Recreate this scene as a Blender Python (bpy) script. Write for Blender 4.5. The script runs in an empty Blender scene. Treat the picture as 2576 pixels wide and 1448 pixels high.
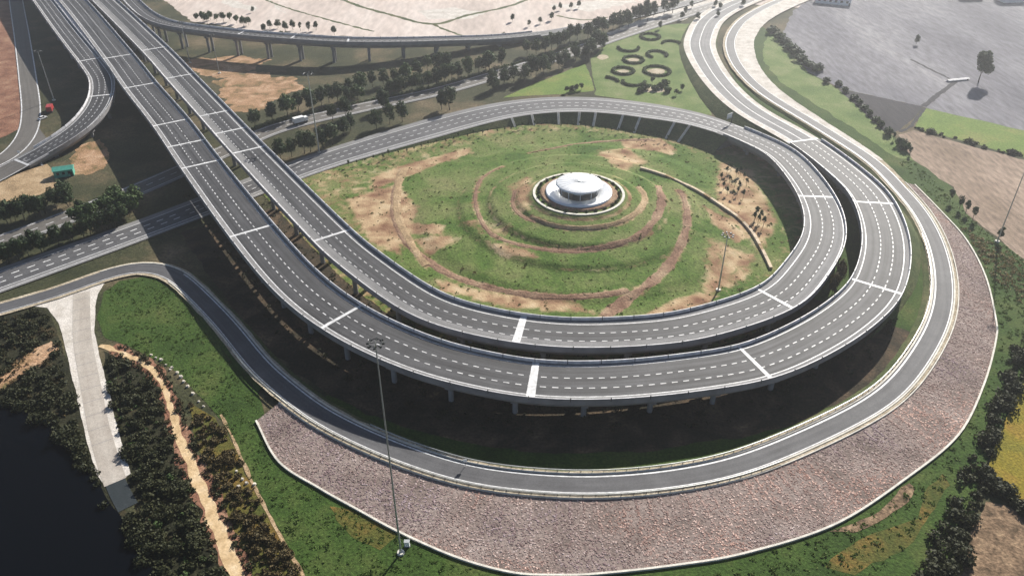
import bpy, bmesh, math, random
import numpy as np
from mathutils import Vector, noise
from mathutils.geometry import tessellate_polygon

random.seed(11)
rng = np.random.default_rng(11)
scene = bpy.context.scene
COL = scene.collection

# ------------------------------------------------------------------ camera, sky, sun, exposure
CAM_H, FPX, PITCH = 150.0, 2000.0, math.radians(34)
PW, PH = 2575.0, 1448.0                       # survey picture size used for the traced layout
cam_d = bpy.data.cameras.new('camera')
cam = bpy.data.objects.new('camera', cam_d); COL.objects.link(cam)
cam.location = (0, 0, CAM_H)
cam.rotation_euler = (math.pi/2 - PITCH, 0, 0)
cam_d.sensor_width = 36.0
cam_d.lens = 36.0*FPX/PW
cam_d.clip_start = 0.5; cam_d.clip_end = 20000
scene.camera = cam

SUN_EL, SUN_AZ = math.radians(30), math.radians(28)   # azimuth clockwise from straight ahead (+Y)
world = bpy.data.worlds.new('World'); scene.world = world; world.use_nodes = True
wn = world.node_tree.nodes; wl = world.node_tree.links
bg = wn['Background']
sky = wn.new('ShaderNodeTexSky'); sky.sky_type = 'NISHITA'; sky.sun_disc = False
sky.sun_elevation = SUN_EL; sky.sun_rotation = SUN_AZ
sky.air_density = 0.8; sky.dust_density = 0.5; sky.ozone_density = 1.0
wl.new(sky.outputs[0], bg.inputs[0]); bg.inputs[1].default_value = 0.05
sun_d = bpy.data.lights.new('sun', 'SUN'); sun_d.energy = 5.0; sun_d.angle = math.radians(0.5)
sun_d.color = (1.0, 0.95, 0.87)
sun = bpy.data.objects.new('sun', sun_d); COL.objects.link(sun)
sv = Vector((math.sin(SUN_AZ)*math.cos(SUN_EL), math.cos(SUN_AZ)*math.cos(SUN_EL), math.sin(SUN_EL)))
sun.rotation_euler = sv.to_track_quat('Z', 'Y').to_euler()
sun.location = (150, 300, 400)
vs = scene.view_settings
vs.view_transform = 'Standard'; vs.look = 'None'; vs.exposure = 0.95; vs.gamma = 1.0; vs.use_curve_mapping = False
scene.cycles.use_denoising = True
scene.cycles.max_bounces = 6; scene.cycles.diffuse_bounces = 2; scene.cycles.volume_bounces = 0
scene.cycles.transparent_max_bounces = 6
HAZE_DENSITY = 0.00030

# ------------------------------------------------------------------ helpers
SP, CP = math.sin(PITCH), math.cos(PITCH)
def P(x, y, z=0.0):
    """map survey-picture position to the place's own metres at height z"""
    u = (x-PW/2)/FPX; v = (PH/2-y)/FPX
    t = (CAM_H-z)/(SP-v*CP)
    return np.array([u*t, t*(CP+v*SP), z])

GC = P(1455, 490, 6.5)[:2]                   # centre of the garden mound
MH = [(0, 7.0), (18.6, 7.0), (20.2, 6.0), (23.5, 5.8), (25.5, 4.7), (33.5, 4.3), (36.5, 2.9), (45, 2.6), (48.5, 1.4), (60, 1.0), (65, 0.0), (400, 0.0)]
MHX = np.array([a for a, b in MH]); MHY = np.array([b for a, b in MH])
def mound_h(x, y):
    return float(np.interp(math.hypot(x-GC[0], y-GC[1]), MHX, MHY))
def PS(x, y):
    z = 0.0
    for _ in range(25):
        p = P(x, y, z); z = 0.5*z+0.5*mound_h(p[0], p[1])
    return np.array([p[0], p[1], z])

def setp(o, label=None, cat=None, group=None, kind=None):
    if label: o['label'] = label
    if cat: o['category'] = cat
    if group: o['group'] = group
    if kind: o['kind'] = kind
    return o
def link(name, me, mat=None, parent=None):
    o = bpy.data.objects.new(name, me); COL.objects.link(o)
    if mat is not None and me is not None and not me.materials: me.materials.append(mat)
    if parent is not None: o.parent = parent
    return o
def empty(name, loc=(0, 0, 0), rz=0.0):
    o = bpy.data.objects.new(name, None); COL.objects.link(o)
    o.location = tuple(float(c) for c in loc); o.rotation_euler = (0, 0, rz); o.empty_display_size = 0.5
    return o
def mesh(name, verts, faces, smooth=False, uvs=None):
    me = bpy.data.meshes.new(name)
    me.from_pydata([tuple(float(c) for c in v) for v in verts], [], faces)
    if smooth:
        me.polygons.foreach_set('use_smooth', [True]*len(me.polygons))
    if uvs is not None:
        l = me.uv_layers.new(name='UVMap')
        vi = np.zeros(len(me.loops), dtype=np.int32); me.loops.foreach_get('vertex_index', vi)
        l.data.foreach_set('uv', np.asarray(uvs, dtype=np.float32)[vi].ravel())
    me.update()
    return me

class MB:
    """collects simple solids into one mesh"""
    def __init__(s): s.v = []; s.f = []
    def add(s, v, f):
        n = len(s.v); s.v += [tuple(q) for q in v]; s.f += [tuple(i+n for i in q) for q in f]
    def box(s, c, d, rz=0.0, taper=1.0):
        x, y, z = [q/2 for q in d]; cs, sn = math.cos(rz), math.sin(rz); v = []
        for k, t in ((-1, 1.0), (1, taper)):
            for a, b in ((-1, -1), (1, -1), (1, 1), (-1, 1)):
                px, py = a*x*t, b*y*t
                v.append((c[0]+px*cs-py*sn, c[1]+px*sn+py*cs, c[2]+k*z))
        s.add(v, [(3, 2, 1, 0), (4, 5, 6, 7), (0, 1, 5, 4), (1, 2, 6, 5), (2, 3, 7, 6), (3, 0, 4, 7)])
    def cyl(s, p0, p1, r0, r1=None, n=10):
        r1 = r0 if r1 is None else r1
        p0, p1 = Vector(p0), Vector(p1); d = (p1-p0).normalized()
        a = d.orthogonal().normalized(); b = d.cross(a); v = []
        for p, r in ((p0, r0), (p1, r1)):
            for i in range(n):
                t = 2*math.pi*i/n; v.append(p+a*(r*math.cos(t))+b*(r*math.sin(t)))
        f = [(i, (i+1) % n, n+(i+1) % n, n+i) for i in range(n)]
        f += [tuple(range(n-1, -1, -1)), tuple(range(n, 2*n))]
        s.add(v, f)
    def lathe(s, prof, n=48, c=(0, 0, 0)):
        m = len(prof); v = []
        for i in range(n):
            t = 2*math.pi*i/n
            for r, z in prof: v.append((c[0]+r*math.cos(t), c[1]+r*math.sin(t), c[2]+z))
        f = []
        for i in range(n):
            j = (i+1) % n
            for k in range(m-1): f.append((i*m+k, j*m+k, j*m+k+1, i*m+k+1))
        s.add(v, f)
    def build(s, name, mat=None, parent=None, smooth=False):
        return link(name, mesh(name, s.v, s.f, smooth), mat, parent)

def catmull(pts, step=3.0):
    pts = np.asarray(pts, float)
    q = np.vstack([2*pts[0]-pts[1], pts, 2*pts[-1]-pts[-2]])
    out = []
    for i in range(1, len(q)-2):
        p0, p1, p2, p3 = q[i-1:i+3]
        t = np.linspace(0, 1, 24, endpoint=False)[:, None]
        out.append(0.5*((2*p1)+(-p0+p2)*t+(2*p0-5*p1+4*p2-p3)*t*t+(-p0+3*p1-3*p2+p3)*t**3))
    out = np.vstack(out+[pts[-1:]])
    s = np.r_[0, np.cumsum(np.linalg.norm(np.diff(out[:, :2], axis=0), axis=1))]
    n = max(2, int(s[-1]/step)+1); ss = np.linspace(0, s[-1], n)
    r = np.column_stack([np.interp(ss, s, out[:, k]) for k in range(out.shape[1])])
    return r, ss
def smooth_line(r, it=6):
    r = r.copy()
    for _ in range(it):
        r[1:-1] = 0.25*r[:-2]+0.5*r[1:-1]+0.25*r[2:]
    return r
class Line:
    """a road axis: points, arc length, tangents and left normals"""
    def __init__(s, px, step=3.0, smooth=8, surf=None):
        w = np.array([P(*q) if len(q) == 3 else P(q[0], q[1], 0.0) for q in px])
        s.p, _ = catmull(w, step); s.p = smooth_line(s.p, smooth); s.fin()
    def fin(s):
        d = np.gradient(s.p[:, :2], axis=0); d /= np.linalg.norm(d, axis=1)[:, None]
        s.t = d; s.n = np.column_stack([-d[:, 1], d[:, 0]])
        s.s = np.r_[0, np.cumsum(np.linalg.norm(np.diff(s.p[:, :2], axis=0), axis=1))]
    @property
    def length(s): return s.s[-1]
    def at(s, a):
        p = np.array([np.interp(a, s.s, s.p[:, k]) for k in range(3)])
        t = np.array([np.interp(a, s.s, s.t[:, k]) for k in range(2)]); t /= np.linalg.norm(t)
        return p, t, np.array([-t[1], t[0]])
    def near(s, x, y, z):
        w = P(x, y, z); return s.s[np.argmin(np.linalg.norm(s.p[:, :2]-w[:2], axis=1))]
    def dist(s, xy):
        return float(np.min(np.linalg.norm(s.p[:, :2]-np.asarray(xy)[:2], axis=1)))
    def span(s, a, b, step=3.0):
        n = max(2, int(abs(b-a)/step)+1); return np.linspace(a, b, n)

def val(w, a): return w(a) if callable(w) else w
def strip_mesh(L, a, b, o0, o1, dz=0.0, step=3.0, name='strip', cols=1, jit=0.0, z0=None, z1=None):
    """ribbon between lateral offsets o0 (right) and o1 (left); UV in metres"""
    ss = L.span(a, b, step); v = []; uv = []; f = []
    for i, q in enumerate(ss):
        p, t, n = L.at(q); l0, l1 = val(o0, q), val(o1, q)
        for k in range(cols+1):
            w = k/cols; o = l0*(1-w)+l1*w
            if jit and k in (0, cols): o += jit*noise.noise((q*0.23, k*7.7+l0, 1.3))*(1 if k else -1)
            z = p[2]+dz
            if z0 is not None: z = (val(z0, q) if z0 != 'p' else p[2]+dz)*(1-w)+(val(z1, q) if z1 != 'p' else p[2]+dz)*w
            v.append((p[0]+n[0]*o, p[1]+n[1]*o, z)); uv.append((o, q))
    c = cols+1
    for i in range(len(ss)-1):
        for k in range(cols): f.append((i*c+k+1, i*c+k, (i+1)*c+k, (i+1)*c+k+1))
    return mesh(name, v, [q[::-1] if True else q for q in f], False, uv)
def sweep_mesh(L, ss, prof, name='sweep', dz=0.0):
    """closed cross-section (lateral, height) carried along L, capped"""
    m = len(prof); v = []; uv = []
    for q in ss:
        p, t, n = L.at(q)
        for o, h in prof: v.append((p[0]+n[0]*o, p[1]+n[1]*o, p[2]+dz+h)); uv.append((o+h, q))
    f = []
    for i in range(len(ss)-1):
        for k in range(m):
            j = (k+1) % m; f.append((i*m+k, i*m+j, (i+1)*m+j, (i+1)*m+k))
    f.append(tuple(range(m-1, -1, -1))); f.append(tuple((len(ss)-1)*m+k for k in range(m)))
    return mesh(name, v, f, False, uv)

def jitter_poly(w, step=2.5, amp=0.8, closed=True):
    w = np.asarray(w)[:, :2]; out = []
    for i in range(len(w)):
        a, b = w[i], w[(i+1) % len(w)]; d = np.linalg.norm(b-a); n = max(1, int(d/step))
        nn = np.array([-(b-a)[1], (b-a)[0]])/(d+1e-9)
        for k in range(n):
            p = a+(b-a)*k/n
            j = amp*(noise.noise((p[0]*0.11, p[1]*0.11, 3.1))*1.3+0.6*noise.noise((p[0]*0.45, p[1]*0.45, 9.1)))
            out.append(p+nn*j)
    return np.array(out)
def sheet(name, px, z, mat, kind='structure', amp=0.8, world=False, label=None, step=2.5, parent=None):
    w = np.asarray(px)[:, :2] if world else np.array([P(*q, z)[:2] for q in px])
    w = jitter_poly(w, step, amp) if amp else w
    vv = [Vector((a, b, 0)) for a, b in w]
    tri = tessellate_polygon([vv])
    faces = []
    for t in tri:
        a, b, c = [vv[i] for i in t]
        faces.append(t if (b-a).cross(c-a).z > 0 else t[::-1])
    o = link(name, mesh(name, [(a, b, z) for a, b in w], faces), mat, parent)
    if parent is None: setp(o, label, None, None, kind)
    o_polys[o.name] = w
    return o
o_polys = {}
def in_poly(pts, w):
    x, y = pts[:, 0], pts[:, 1]; r = np.zeros(len(pts), bool); n = len(w); j = n-1
    for i in range(n):
        xi, yi = w[i]; xj, yj = w[j]
        c = ((yi > y) != (yj > y)) & (x < (xj-xi)*(y-yi)/(yj-yi+1e-12)+xi)
        r ^= c; j = i
    return r
def scatter(w, n):
    w = np.asarray(w)[:, :2]; lo, hi = w.min(0), w.max(0)
    k = rng.uniform(lo, hi, size=(n*6, 2)); return k[in_poly(k, w)][:n]

# ------------------------------------------------------------------ materials
def new_mat(name):
    m = bpy.data.materials.new(name); m.use_nodes = True
    return m, m.node_tree.nodes, m.node_tree.links, m.node_tree.nodes['Principled BSDF']
def ramp(n, stops):
    r = n.new('ShaderNodeValToRGB'); e = r.color_ramp.elements
    while len(e) < len(stops): e.new(0.5)
    for i, (p, c) in enumerate(stops): e[i].position = p; e[i].color = (*c, 1)
    return r
def mat_ground(name, stops, scale=0.05, *a_, furrow=None, **k_):
    m = mat_ground0(name, stops, scale, *a_, **k_)
    if furrow:
        n, l = m.node_tree.nodes, m.node_tree.links; b = n['Principled BSDF']; src = b.inputs['Base Color'].links[0].from_socket
        g = n.new('ShaderNodeNewGeometry'); mp = n.new('ShaderNodeMapping'); mp.inputs['Rotation'].default_value = (0, 0, furrow[0]); l.new(g.outputs['Position'], mp.inputs[0])
        w = n.new('ShaderNodeTexWave'); w.inputs['Scale'].default_value = furrow[1]; w.inputs['Distortion'].default_value = 3.5; w.inputs['Detail'].default_value = 4; w.inputs['Detail Scale'].default_value = .4; l.new(mp.outputs[0], w.inputs['Vector'])
        r = n.new('ShaderNodeMapRange'); r.inputs[3].default_value = 1-furrow[2]; r.inputs[4].default_value = 1+furrow[2]; l.new(w.outputs['Fac'], r.inputs[0])
        mx = n.new('ShaderNodeMix'); mx.data_type = 'RGBA'; mx.blend_type = 'MULTIPLY'; mx.inputs[0].default_value = 1; l.new(src, mx.inputs[6]); l.new(r.outputs[0], mx.inputs[7]); l.new(mx.outputs[2], b.inputs['Base Color'])
    return m
def mat_ground0(name, stops, scale=0.05, fine=1.2, fine_amt=0.45, rough=0.95, bump=0.4, bscale=1.5, stretch=None, detail=8.0, dist=0.0):
    m, n, l, b = new_mat(name)
    g = n.new('ShaderNodeNewGeometry'); src = g.outputs['Position']
    if stretch:
        mp = n.new('ShaderNodeMapping'); mp.inputs['Rotation'].default_value = (0, 0, stretch[0]); mp.inputs['Scale'].default_value = (stretch[1], stretch[2], 1)
        l.new(src, mp.inputs[0]); src = mp.outputs[0]
    a = n.new('ShaderNodeTexNoise'); a.inputs['Scale'].default_value = scale; a.inputs['Detail'].default_value = detail; a.inputs['Roughness'].default_value = 0.62; a.inputs['Distortion'].default_value = dist
    l.new(src, a.inputs['Vector'])
    r = ramp(n, stops); l.new(a.outputs[0], r.inputs[0])
    f = n.new('ShaderNodeTexNoise'); f.inputs['Scale'].default_value = fine; f.inputs['Detail'].default_value = 4
    l.new(src, f.inputs['Vector'])
    mr = n.new('ShaderNodeMapRange'); mr.inputs[1].default_value = 0.3; mr.inputs[2].default_value = 0.7
    mr.inputs[3].default_value = 1-fine_amt; mr.inputs[4].default_value = 1+fine_amt
    l.new(f.outputs[0], mr.inputs[0])
    mx = n.new('ShaderNodeMix'); mx.data_type = 'RGBA'; mx.blend_type = 'MULTIPLY'; mx.inputs[0].default_value = 1
    l.new(r.outputs[0], mx.inputs[6]); l.new(mr.outputs[0], mx.inputs[7]); l.new(mx.outputs[2], b.inputs['Base Color'])
    b.inputs['Roughness'].default_value = rough; b.inputs['Specular IOR Level'].default_value = 0.15
    if bump:
        t = n.new('ShaderNodeTexNoise'); t.inputs['Scale'].default_value = bscale; t.inputs['Detail'].default_value = 6
        l.new(g.outputs['Position'], t.inputs['Vector'])
        bp = n.new('ShaderNodeBump'); bp.inputs['Strength'].default_value = bump; bp.inputs['Distance'].default_value = 0.6
        l.new(t.outputs[0], bp.inputs['Height']); l.new(bp.outputs[0], b.inputs['Normal'])
    return m
def mat_road(name, c0, c1, rough=0.74, streak=0.5, sc=0.9, spec=0.3):
    """asphalt: streaks along the road in the ribbon's own metres, patches and grain"""
    m, n, l, b = new_mat(name)
    uv = n.new('ShaderNodeUVMap'); uv.uv_map = 'UVMap'
    mp = n.new('ShaderNodeMapping'); mp.inputs['Scale'].default_value = (sc, 0.018, 1); l.new(uv.outputs[0], mp.inputs[0])
    a = n.new('ShaderNodeTexNoise'); a.inputs['Scale'].default_value = 1.0; a.inputs['Detail'].default_value = 5; l.new(mp.outputs[0], a.inputs['Vector'])
    g = n.new('ShaderNodeNewGeometry')
    c = n.new('ShaderNodeTexNoise'); c.inputs['Scale'].default_value = 0.12; c.inputs['Detail'].default_value = 8; c.inputs['Roughness'].default_value = 0.7; l.new(g.outputs['Position'], c.inputs['Vector'])
    ad = n.new('ShaderNodeMix'); ad.data_type = 'FLOAT'; ad.inputs[0].default_value = streak
    l.new(c.outputs[0], ad.inputs[2]); l.new(a.outputs[0], ad.inputs[3])
    r = ramp(n, [(0.34, c0), (0.66, c1)]); l.new(ad.outputs[0], r.inputs[0])
    fn = n.new('ShaderNodeTexNoise'); fn.inputs['Scale'].default_value = 3.0; fn.inputs['Detail'].default_value = 3; l.new(g.outputs['Position'], fn.inputs['Vector'])
    mr = n.new('ShaderNodeMapRange'); mr.inputs[1].default_value = 0.3; mr.inputs[2].default_value = 0.7; mr.inputs[3].default_value = 0.82; mr.inputs[4].default_value = 1.18; l.new(fn.outputs[0], mr.inputs[0])
    mx = n.new('ShaderNodeMix'); mx.data_type = 'RGBA'; mx.blend_type = 'MULTIPLY'; mx.inputs[0].default_value = 1
    l.new(r.outputs[0], mx.inputs[6]); l.new(mr.outputs[0], mx.inputs[7]); l.new(mx.outputs[2], b.inputs['Base Color'])
    b.inputs['Roughness'].default_value = rough; b.inputs['Specular IOR Level'].default_value = spec
    return m
def mat_plain(name, c, rough=0.6, var=0.15, scale=0.8, metal=0.0, bump=0.0):
    m, n, l, b = new_mat(name)
    g = n.new('ShaderNodeNewGeometry')
    t = n.new('ShaderNodeTexNoise'); t.inputs['Scale'].default_value = scale; t.inputs['Detail'].default_value = 6; l.new(g.outputs['Position'], t.inputs['Vector'])
    r = ramp(n, [(0.3, tuple(q*(1-var) for q in c)), (0.7, tuple(min(1, q*(1+var)) for q in c))]); l.new(t.outputs[0], r.inputs[0])
    l.new(r.outputs[0], b.inputs['Base Color']); b.inputs['Roughness'].default_value = rough; b.inputs['Metallic'].default_value = metal
    if bump:
        bp = n.new('ShaderNodeBump'); bp.inputs['Strength'].default_value = bump; bp.inputs['Distance'].default_value = 0.1
        l.new(t.outputs[0], bp.inputs['Height']); l.new(bp.outputs[0], b.inputs['Normal'])
    return m
def mat_leaf(name, c0, c1, rough=0.7, trans=0.15):
    """foliage: tint differs from tree to tree and from leaf clump to leaf clump"""
    m, n, l, b = new_mat(name)
    g = n.new('ShaderNodeNewGeometry'); oi = n.new('ShaderNodeObjectInfo')
    ad = n.new('ShaderNodeMix'); ad.data_type = 'FLOAT'; ad.inputs[0].default_value = 0.4
    l.new(g.outputs['Random Per Island'], ad.inputs[2]); l.new(oi.outputs['Random'], ad.inputs[3])
    r = ramp(n, [(0.1, c0), (0.9, c1)]); l.new(ad.outputs[0], r.inputs[0]); l.new(r.outputs[0], b.inputs['Base Color'])
    b.inputs['Roughness'].default_value = rough; b.inputs['Specular IOR Level'].default_value = 0.2
    tr = n.new('ShaderNodeBsdfTranslucent'); l.new(r.outputs[0], tr.inputs[0])
    ms = n.new('ShaderNodeMixShader'); ms.inputs[0].default_value = trans
    l.new(b.outputs[0], ms.inputs[1]); l.new(tr.outputs[0], ms.inputs[2])
    l.new(ms.outputs[0], n['Material Output'].inputs[0])
    return m
def mat_island(name, stops, rough=0.9):
    m, n, l, b = new_mat(name); g = n.new('ShaderNodeNewGeometry')
    t = n.new('ShaderNodeTexNoise'); t.inputs['Scale'].default_value = 0.06; t.inputs['Detail'].default_value = 7; t.inputs['Roughness'].default_value = .65; l.new(g.outputs['Position'], t.inputs['Vector'])
    ad = n.new('ShaderNodeMix'); ad.data_type = 'FLOAT'; ad.inputs[0].default_value = 0.6
    l.new(g.outputs['Random Per Island'], ad.inputs[2]); l.new(t.outputs[0], ad.inputs[3])
    r = ramp(n, stops); l.new(ad.outputs[0], r.inputs[0]); t3 = n.new('ShaderNodeTexNoise'); t3.inputs['Scale'].default_value = 0.035; t3.inputs['Detail'].default_value = 4; l.new(g.outputs['Position'], t3.inputs['Vector'])
    r3 = ramp(n, [(.38, (.74, .70, .80)), (.5, (1.0, .96, .95)), (.62, (1.32, 1.08, .98))]); l.new(t3.outputs[0], r3.inputs[0])
    mx = n.new('ShaderNodeMix'); mx.data_type = 'RGBA'; mx.blend_type = 'MULTIPLY'; mx.inputs[0].default_value = 1
    l.new(r.outputs[0], mx.inputs[6]); l.new(r3.outputs[0], mx.inputs[7]); l.new(mx.outputs[2], b.inputs['Base Color']); b.inputs['Roughness'].default_value = rough
    b.inputs['Specular IOR Level'].default_value = 0.2
    return m

M = {}
M['ground'] = mat_ground('rough ground', [(0.3, (.022, .028, .012)), (0.48, (.048, .05, .024)), (0.62, (.11, .088, .05)), (0.75, (.20, .155, .10))], 0.035, 0.9, 0.4)
M['grass'] = mat_ground('lawn grass', [(0.3, (.022, .045, .008)), (0.5, (.040, .074, .014)), (0.64, (.064, .090, .022)), (0.8, (.12, .10, .04))], 0.06, 1.3, 0.4)
M['garden'] = mat_ground('garden grass', [(0.30, (.040, .088, .013)), (0.44, (.076, .126, .024)), (0.55, (.125, .158, .047)), (0.70, (.18, .18, .075)), (0.80, (.27, .21, .12))], 0.045, 1.1, 0.38, dist=0.6)
M['gardendry'] = mat_ground('dry garden grass', [(0.3, (.07, .11, .03)), (0.48, (.13, .155, .06)), (0.6, (.23, .18, .095)), (0.75, (.36, .26, .15))], 0.07, 1.2, 0.35, dist=0.8)
M['verge'] = mat_ground('verge grass', [(0.3, (.04, .06, .02)), (0.5, (.07, .09, .034)), (0.66, (.12, .12, .055)), (0.8, (.19, .165, .09))], 0.08, 1.4, 0.4)
M['park'] = mat_ground('park grass', [(0.3, (.07, .12, .03)), (0.48, (.12, .17, .05)), (0.62, (.17, .20, .08)), (0.75, (.24, .22, .13))], 0.06, 1.2, 0.3)
M['meadow'] = mat_ground('bright green crop', [(0.3, (.09, .15, .03)), (0.5, (.13, .19, .04)), (0.66, (.19, .20, .06))], 0.05, 1.0, 0.3)
M['olive'] = mat_ground('olive yellow crop', [(0.3, (.13, .13, .02)), (0.5, (.20, .16, .02)), (0.7, (.25, .15, .03))], 0.07, 1.5, 0.35)
M['autumn'] = mat_ground('rusty grass', [(0.3, (.05, .07, .015)), (0.5, (.09, .085, .02)), (0.72, (.20, .11, .03))], 0.12, 1.5, 0.35)
M['dirt'] = mat_ground('tan earth', [(0.3, (.20, .14, .08)), (0.5, (.34, .24, .14)), (0.7, (.45, .34, .22))], 0.15, 1.5, 0.3)
M['red_dirt'] = mat_ground('reddish earth', [(0.3, (.12, .055, .035)), (0.5, (.22, .11, .07)), (0.7, (.33, .20, .13))], 0.10, 1.5, 0.35)
M['tan_red'] = mat_ground('orange tan earth with weeds', [(0.3, (.07, .085, .03)), (0.42, (.22, .14, .07)), (0.55, (.36, .22, .13)), (0.7, (.46, .33, .22))], 0.12, 1.5, 0.35, dist=.8)
M['deck_shade_earth'] = mat_ground('brown earth with deck shade', [(0.3, (.018, .018, .010)), (0.47, (.042, .034, .022)), (0.62, (.10, .068, .042)), (0.78, (.26, .18, .11))], 0.09, 1.3, 0.4, dist=.5)  # bare earth, its colour darkened to carry the shade under the decks
M['path'] = mat_ground('trodden path earth', [(0.3, (.14, .075, .05)), (0.5, (.24, .15, .10)), (0.7, (.36, .26, .17))], 0.12, 1.6, 0.35)
M['sand'] = mat_ground('yellow sandy track', [(0.3, (.36, .24, .12)), (0.5, (.55, .40, .23)), (0.7, (.66, .52, .35))], 0.2, 1.5, 0.15, bump=.08)
M['pink_field'] = mat_ground('pale stubble field', [(0.3, (.40, .34, .30)), (0.5, (.52, .44, .39)), (0.7, (.62, .55, .50))], 0.02, 0.3, 0.15, stretch=(0.5, 1, 0.25))
M['grey_field'] = mat_ground('grey ploughed field', [(0.3, (.10, .098, .115)), (0.45, (.15, .147, .165)), (0.58, (.20, .195, .21)), (0.7, (.27, .262, .272))], 0.022, 0.4, 0.28, stretch=(0.95, 1, 0.25))
M['dark_field'] = mat_ground('dark tilled plot', [(0.3, (.026, .026, .030)), (0.7, (.055, .052, .058))], 0.05, 0.6, 0.25, stretch=(-0.6, 1, 0.2))
M['brown_field'] = mat_ground('brown stubble plot', [(0.3, (.19, .14, .10)), (0.5, (.28, .21, .16)), (0.7, (.36, .27, .21))], 0.03, 0.6, 0.35, stretch=(0.9, 1, 0.3))
M['clods'] = mat_ground('clodded brown plot', [(0.3, (.07, .05, .03)), (0.5, (.18, .12, .075)), (0.7, (.30, .21, .13))], 0.25, 1.2, 0.5)
M['scrubfloor'] = mat_ground('dark scrub floor', [(0.3, (.010, .012, .006)), (0.55, (.026, .026, .013)), (0.75, (.07, .05, .025))], 0.12, 1.5, 0.4)
M['gravel'] = mat_ground('pale gravel', [(0.3, (.42, .38, .33)), (0.5, (.55, .51, .46)), (0.7, (.66, .62, .57))], 0.2, 2.0, 0.2, bump=0.2)
M['tan_verge'] = mat_ground('pale earth verge', [(0.3, (.28, .23, .16)), (0.5, (.40, .34, .25)), (0.7, (.50, .44, .34))], 0.25, 2.0, 0.3)
M['concrete_road'] = mat_road('worn pale concrete', (.32, .28, .24), (.47, .43, .38), 0.85, 0.5, 0.5, 0.2)
M['asphalt'] = mat_road('dark asphalt', (.014, .014, .016), (.080, .080, .085), .72, .68, .85, .32)
M['asphalt_mid'] = mat_road('worn grey asphalt', (.052, .052, .057), (.115, .115, .12))
M['asphalt_old'] = mat_road('old brownish asphalt', (.085, .078, .07), (.14, .13, .118))
M['shoulder'] = mat_road('pale road shoulder', (.14, .14, .14), (.24, .235, .235), 0.85)
M['paint'] = mat_plain('worn white road paint', (.56, .56, .56), 0.6, 0.3, 0.9)
M['concrete'] = mat_plain('cast concrete', (.21, .205, .21), 0.8, 0.22, 0.25)
M['barrier'] = mat_plain('white painted barrier', (.54, .53, .54), 0.6, 0.28, 0.6)
M['dark_steel'] = mat_plain('dark steel', (.03, .035, .035), 0.5, 0.2, 0.8, 0.4)
M['galv'] = mat_plain('galvanised steel', (.42, .44, .44), 0.45, 0.15, 0.8, 0.6)
M['silver'] = mat_plain('silvery white cladding', (.78, .79, .80), 0.3, 0.05, 0.5, 0.15)
M['white'] = mat_plain('white cladding', (.80, .80, .80), 0.45, 0.04, 0.5)
M['glass'] = mat_plain('dark glass', (.012, .016, .02), 0.12, 0.2, 0.5)
M['kerb'] = mat_plain('pale kerb stone', (.58, .55, .48), 0.8, 0.2, 0.5)
M['bark'] = mat_plain('bark', (.07, .055, .04), 0.9, 0.3, 2.0)
M['red'] = mat_plain('red paint', (.32, .03, .03), 0.45, 0.15, 1.0)
M['green_paint'] = mat_plain('green sheet', (.08, .34, .26), 0.5, 0.2, 1.0)
M['blue_roof'] = mat_plain('blue sheet roof', (.08, .20, .55), 0.5, 0.1, 0.6)
M['rubber'] = mat_plain('rubber', (.02, .02, .02), 0.85, 0.1, 1.0)
M['rock'] = mat_plain('pale rock', (.55, .50, .42), 0.9, 0.25, 1.5)
M['leaf_dark'] = mat_leaf('dark green leaves', (.016, .034, .012), (.062, .092, .034), .7, .25)
M['leaf_mid'] = mat_leaf('mid green leaves', (.028, .060, .014), (.075, .115, .034))
M['leaf_scrub'] = mat_leaf('scrub leaves', (.012, .018, .007), (.048, .050, .018))
M['leaf_dry'] = mat_leaf('dry leaves', (.035, .032, .012), (.13, .09, .035))
M['leaf_hedge'] = mat_leaf('hedge leaves', (.045, .075, .03), (.12, .155, .068))
M['tuft'] = mat_leaf('grass tuft blades', (.05, .10, .015), (.13, .17, .045), .8, .3)
M['tuft_dry'] = mat_leaf('dry tuft blades', (.10, .10, .03), (.30, .22, .10))
M['stones'] = mat_island('pitched stones', [(0.25, (.135, .094, .083)), (0.42, (.25, .185, .165)), (0.55, (.37, .285, .255)), (0.75, (.58, .50, .455))])
m, n, l, b = new_mat('black corner shade'); M['corner_black'] = m  # near-black colour standing in for the corner's dark fade
b.inputs['Base Color'].default_value = (.002, .003, .005, 1); b.inputs['Roughness'].default_value = 0.35; b.inputs['Specular IOR Level'].default_value = 0.015
g_ = n.new('ShaderNodeTexNoise'); g_.inputs['Scale'].default_value = 0.6; bp_ = n.new('ShaderNodeBump'); bp_.inputs['Strength'].default_value = 0.08
l.new(g_.outputs[0], bp_.inputs['Height']); l.new(bp_.outputs[0], b.inputs['Normal'])

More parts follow.
